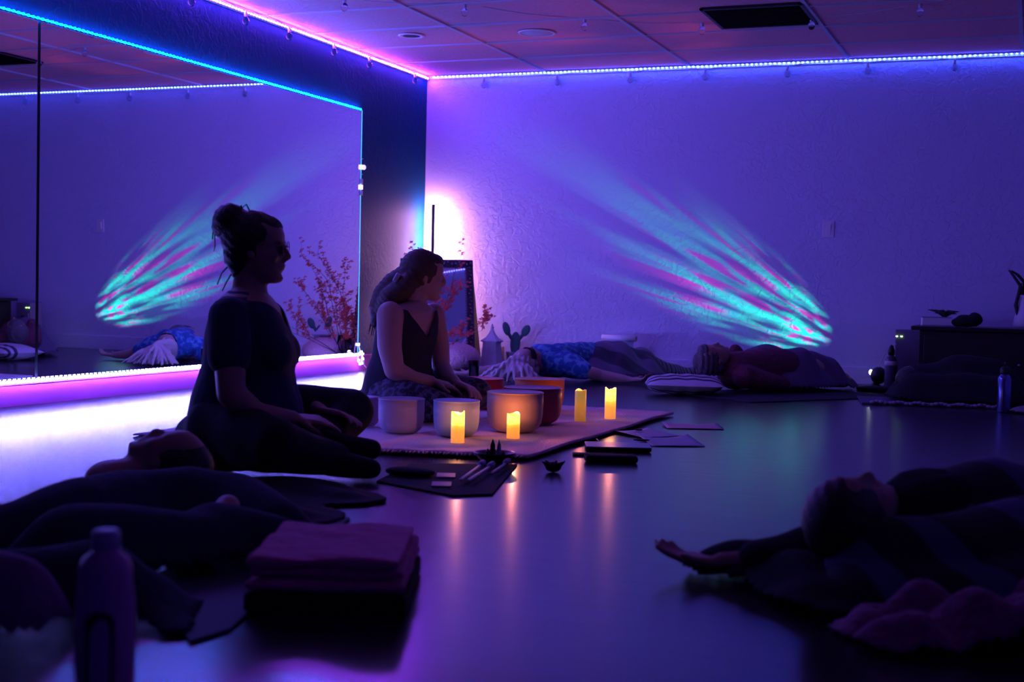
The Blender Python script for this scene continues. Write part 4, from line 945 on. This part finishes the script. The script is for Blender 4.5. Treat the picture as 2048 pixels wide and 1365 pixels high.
# ---- foreground, left: person lying under a dark cover
p5 = skel('person', (2.42, -6.75, 0), 'person lying in the left foreground under dark cover with nose pointing up left')
Q = np.array([2.42, -6.75, 0])
hcen = at(338, 925, 3.6)-Q
b = MB(); TD = lying_head(b, hcen, (.80, .30, .25), (-.45, -.05, .85), .88)
b.chain([hcen+(-.05, -.03, -.03), hcen+(-.12, -.10, -.06)], [.05, .07])
b.build('body', M['skin'], p5, remesh=.009, relax=2)
MB().add([TD(np.array(p)) for p in MB().ell((-.03, 0, .032), (.098, .088, .100)).v], MB().ell((0, 0, 0), (1, 1, 1)).f).build('hair', M['hairdark'], p5, smooth=True)
g5 = []
for (x, y, D, r, hh) in ((-60, 1112, 2.9, .10, 0), (50, 1085, 2.95, .09, 0), (160, 1030, 3.1, .085, 0), (270, 1008, 3.3, .08, 0), (380, 1000, 3.4, .08, 0), (470, 1020, 3.35, .075, 0), (560, 1060, 3.2, .065, 0)):
    g5.append((at(x, y, D), r))
lum = [(a[0], c[0], a[1], c[1]) for a, c in zip(g5[:-1], g5[1:])]
lum += [(at(420, 1080, 2.95), at(560, 1100, 2.95), .09, .06), (at(150, 1120, 2.75), at(400, 1110, 2.9), .11, .10), (at(-50, 1200, 2.5), at(180, 1200, 2.5), .09, .10), (at(300, 1220, 2.5), at(340, 1280, 2.35), .06, .03)]
drape('navy_cover', lum, plain('navy cover', (.018, .022, .055), .95, bump=.4, bscale=30), amp=.012, freq=16, seed=8, slope=1.2, margin=.05, res=.016, label='dark navy cover spread over the person in the left foreground', cat='blanket', group=g_)
drape('dark_mat_blanket', [(fl(560, 975)-(0, 0, .10), fl(690, 1000)-(0, 0, .09), .13, .115), (fl(470, 1010)-(0, 0, .09), fl(600, 1040)-(0, 0, .09), .12, .11)], M['blackcloth'], amp=.008, freq=14, seed=9, slope=.3, margin=.03, label='black mat cloth on the floor in front of the cross-legged woman', cat='cloth')
p = at(433, 1050, 3.0)
t = empty('person_hand', (0, 0, 0)); bpy.data.objects.remove(t)
b = MB().chain([at(455, 1015, 3.08)-Q, at(425, 1075, 2.98)-Q], [.030, .036])
hand_mb(b, at(428, 1072, 2.98)-Q, (-.3, -.7, -.5), (.3, -.6, .6), 1, .5, .9)
b.build('forearm', M['skin'], p5, remesh=.007, relax=2)
tag(MB().prism([(x, y) for x, y, z in (fl(380, 1290), fl(460, 1265), fl(700, 1040), fl(560, 1040), fl(300, 1160))], .001, .007).build('yoga_mat', plain('teal mat', (.015, .03, .07), .7)), 'dark teal mat showing between the navy cover and the folded pink blanket', 'mat')

t = empty('sports_bottle', tuple(at(208, 1478, 1.80)*np.array([1, 1, 0])), A0+.1, 'translucent mauve sports bottle standing in the near left foreground', 'bottle')
bm_ = plain('mauve translucent plastic', (.6, .22, .55), .4)
bb = MB().lathe([(.001, 0), (.037, 0), (.039, .01), (.039, .13), (.0385, .19), (.035, .215), (.0345, .235), (.030, .247), (.018, .257), (.018, .262)], seg=36).build('bottle_body', bm_, t, smooth=True)
MB().lathe([(.017, .260), (.0185, .262), (.0185, .282), (.015, .285), (.001, .285)], seg=28).build('cap', plain('pale cap', (.45, .45, .6), .5), t, smooth=True)
arch = [(-.019, .0), (.019, .0), (.019, .150)]+[(.019*math.cos(a), .165+.016*math.sin(a)) for a in np.linspace(0, PI, 9)]+[(-.019, .150)]
ao = MB(); n = len(arch)
v = [(x, -math.sqrt(.0395**2-x*x), z+.002) for x, z in arch]; v2 = [(x, -math.sqrt(.0412**2-x*x), z+.002) for x, z in arch]
ao.add(v+v2, [tuple(range(n)), tuple(range(2*n-1, n-1, -1))]+[(i, (i+1) % n, n+(i+1) % n, n+i) for i in range(n)]).build('grip_window', M['dark'], t)

# folded pink blanket on black block
c4 = [fl(478, 1242), fl(818, 1250), at(790, 1070, 3.0), at(560, 1066, 3.0)]
fr0 = fl(478, 1232); fr1 = fl(815, 1240); ex = (fr1-fr0); wB = np.linalg.norm(ex); ex /= wB; aB = math.atan2(ex[1], ex[0])
t = empty('foam_block', tuple(fr0), aB, 'black foam block under the folded pink blanket', 'block')
MB().box((wB/2, .21, .020), (wB*.97, .40, .04)).build('block', M['blackcloth'], t, bevel=.008)
t = empty('folded_blanket', (fr0[0], fr0[1], .041), aB, 'folded dusty pink blanket on the black block in the left foreground', 'blanket')
pk = plain('dusty pink fleece', (.95, .14, .36), .95, bump=.9, bscale=38, var=.35, sheen=.3)
for k, (z, s_, o_) in enumerate(((.000, 1.0, 0), (.024, .97, .004), (.044, .95, -.004))):
    b = MB(); b.box((wB/2+o_, .21+o_, z+.012), (wB*.97*s_, .40*s_, .022))
    b.build('folded_layer', pk, t, remesh=.008, relax=5, disp=folds(.004, 22+5*k, 16, k))
# pillow edge at far left
drape('mauve_cushion', [(at(-60, 1190, 2.3), at(40, 1190, 2.3), .07, .06)], plain('mauve fleece', (.22, .10, .22), .95, bump=.5, bscale=40), amp=.01, freq=20, seed=12, slope=2, label='mauve cushion at the left edge beside the sports bottle', cat='cushion')

# ---- foreground, right: person under striped blankets
p6 = skel('person', (4.24, -6.91, 0), 'person lying in the right foreground with dark hair and arm stretched left')
Q = np.array([4.24, -6.91, 0])
b = MB(); TE = lying_head(b, (.0, 0, .165), (-.55, -.75, .2), (.3, .3, .85), .88)
b.chain([(.05, .08, .13), (.14, .14, .13), (.30, .28, .13)], [.05, .10, .11])
b.chain([(.06, .06, .10), (-.08, .04, .06), (-.20, .05, .04), (-.28, .05, .035)], [.05, .042, .035, .024])
hand_mb(b, (-.285, .05, .034), (-1, .05, .05), (0, 0, -1), 1, .35, .95)
b.build('body', M['skin'], p6, remesh=.008, relax=2)
b = MB().add([TE(np.array(p)) for p in MB().ell((-.012, 0, .030), (.104, .090, .102)).ell((-.05, 0, -.03), (.06, .08, .08)).v], MB().ell((0, 0, 0), (1, 1, 1)).ell((0, 0, 0), (1, 1, 1)).f)
b.build('hair', M['hairdark'], p6, remesh=.008, relax=2, disp=hairdisp)
b = MB().chain([(.14, .14, .14), (.32, .26, .14)], [.12, .12]).chain([(.08, .08, .11), (-.08, .04, .075), (-.20, .05, .05)], [.075, .060, .046])
b.build('sleeve_top', M['blackcloth'], p6, remesh=.010, relax=3, disp=folds(.006, 30, 22))
drape('striped_blanket', [(Q+(.14, .16, .13), Q+(.26, .20, .14), .11, .13), (Q+(.26, .20, .14), Q+(.60, .24, .15), .12, .13), (Q+(.06, -.02, .06), Q+(.5, .02, .10), .10, .14), (Q+(.02, -.12, .03), Q+(.5, -.12, .06), .06, .10)],
      striped('navy stripes', (.012, .012, .02), (.07, .07, .17), 2.6, .72, 'U', dist=2.5), amp=.014, freq=18, ang=.9, seed=5, slope=1.3, margin=.03, res=.012, label='black blanket with blue stripes over the person in the right foreground', cat='blanket', group=g_)
drape('fluffy_blanket', [(at(1790, 1285, 2.35), at(2080, 1270, 2.35), .05, .06), (at(1740, 1260, 2.45), at(2080, 1235, 2.45), .045, .05)], plain('pink fleece', (.34, .07, .20), .98, bump=1.0, bscale=45, var=.4, sheen=.3), amp=.030, freq=62, seed=7, slope=1.5, margin=.02, res=.010,
      label='fluffy pink blanket edge in the right foreground corner', cat='blanket', group=g_)
drape('black_shawl', [(fl(1420, 1150), fl(1560, 1160), .05, .08), (fl(1560, 1160), fl(1680, 1220), .08, .08)], M['blackcloth'], amp=.016, freq=40, seed=10, slope=.6, margin=.04, base=.005, label='black shawl spread under the outstretched arm in the right foreground', cat='shawl')
bpy.context.view_layer.update()
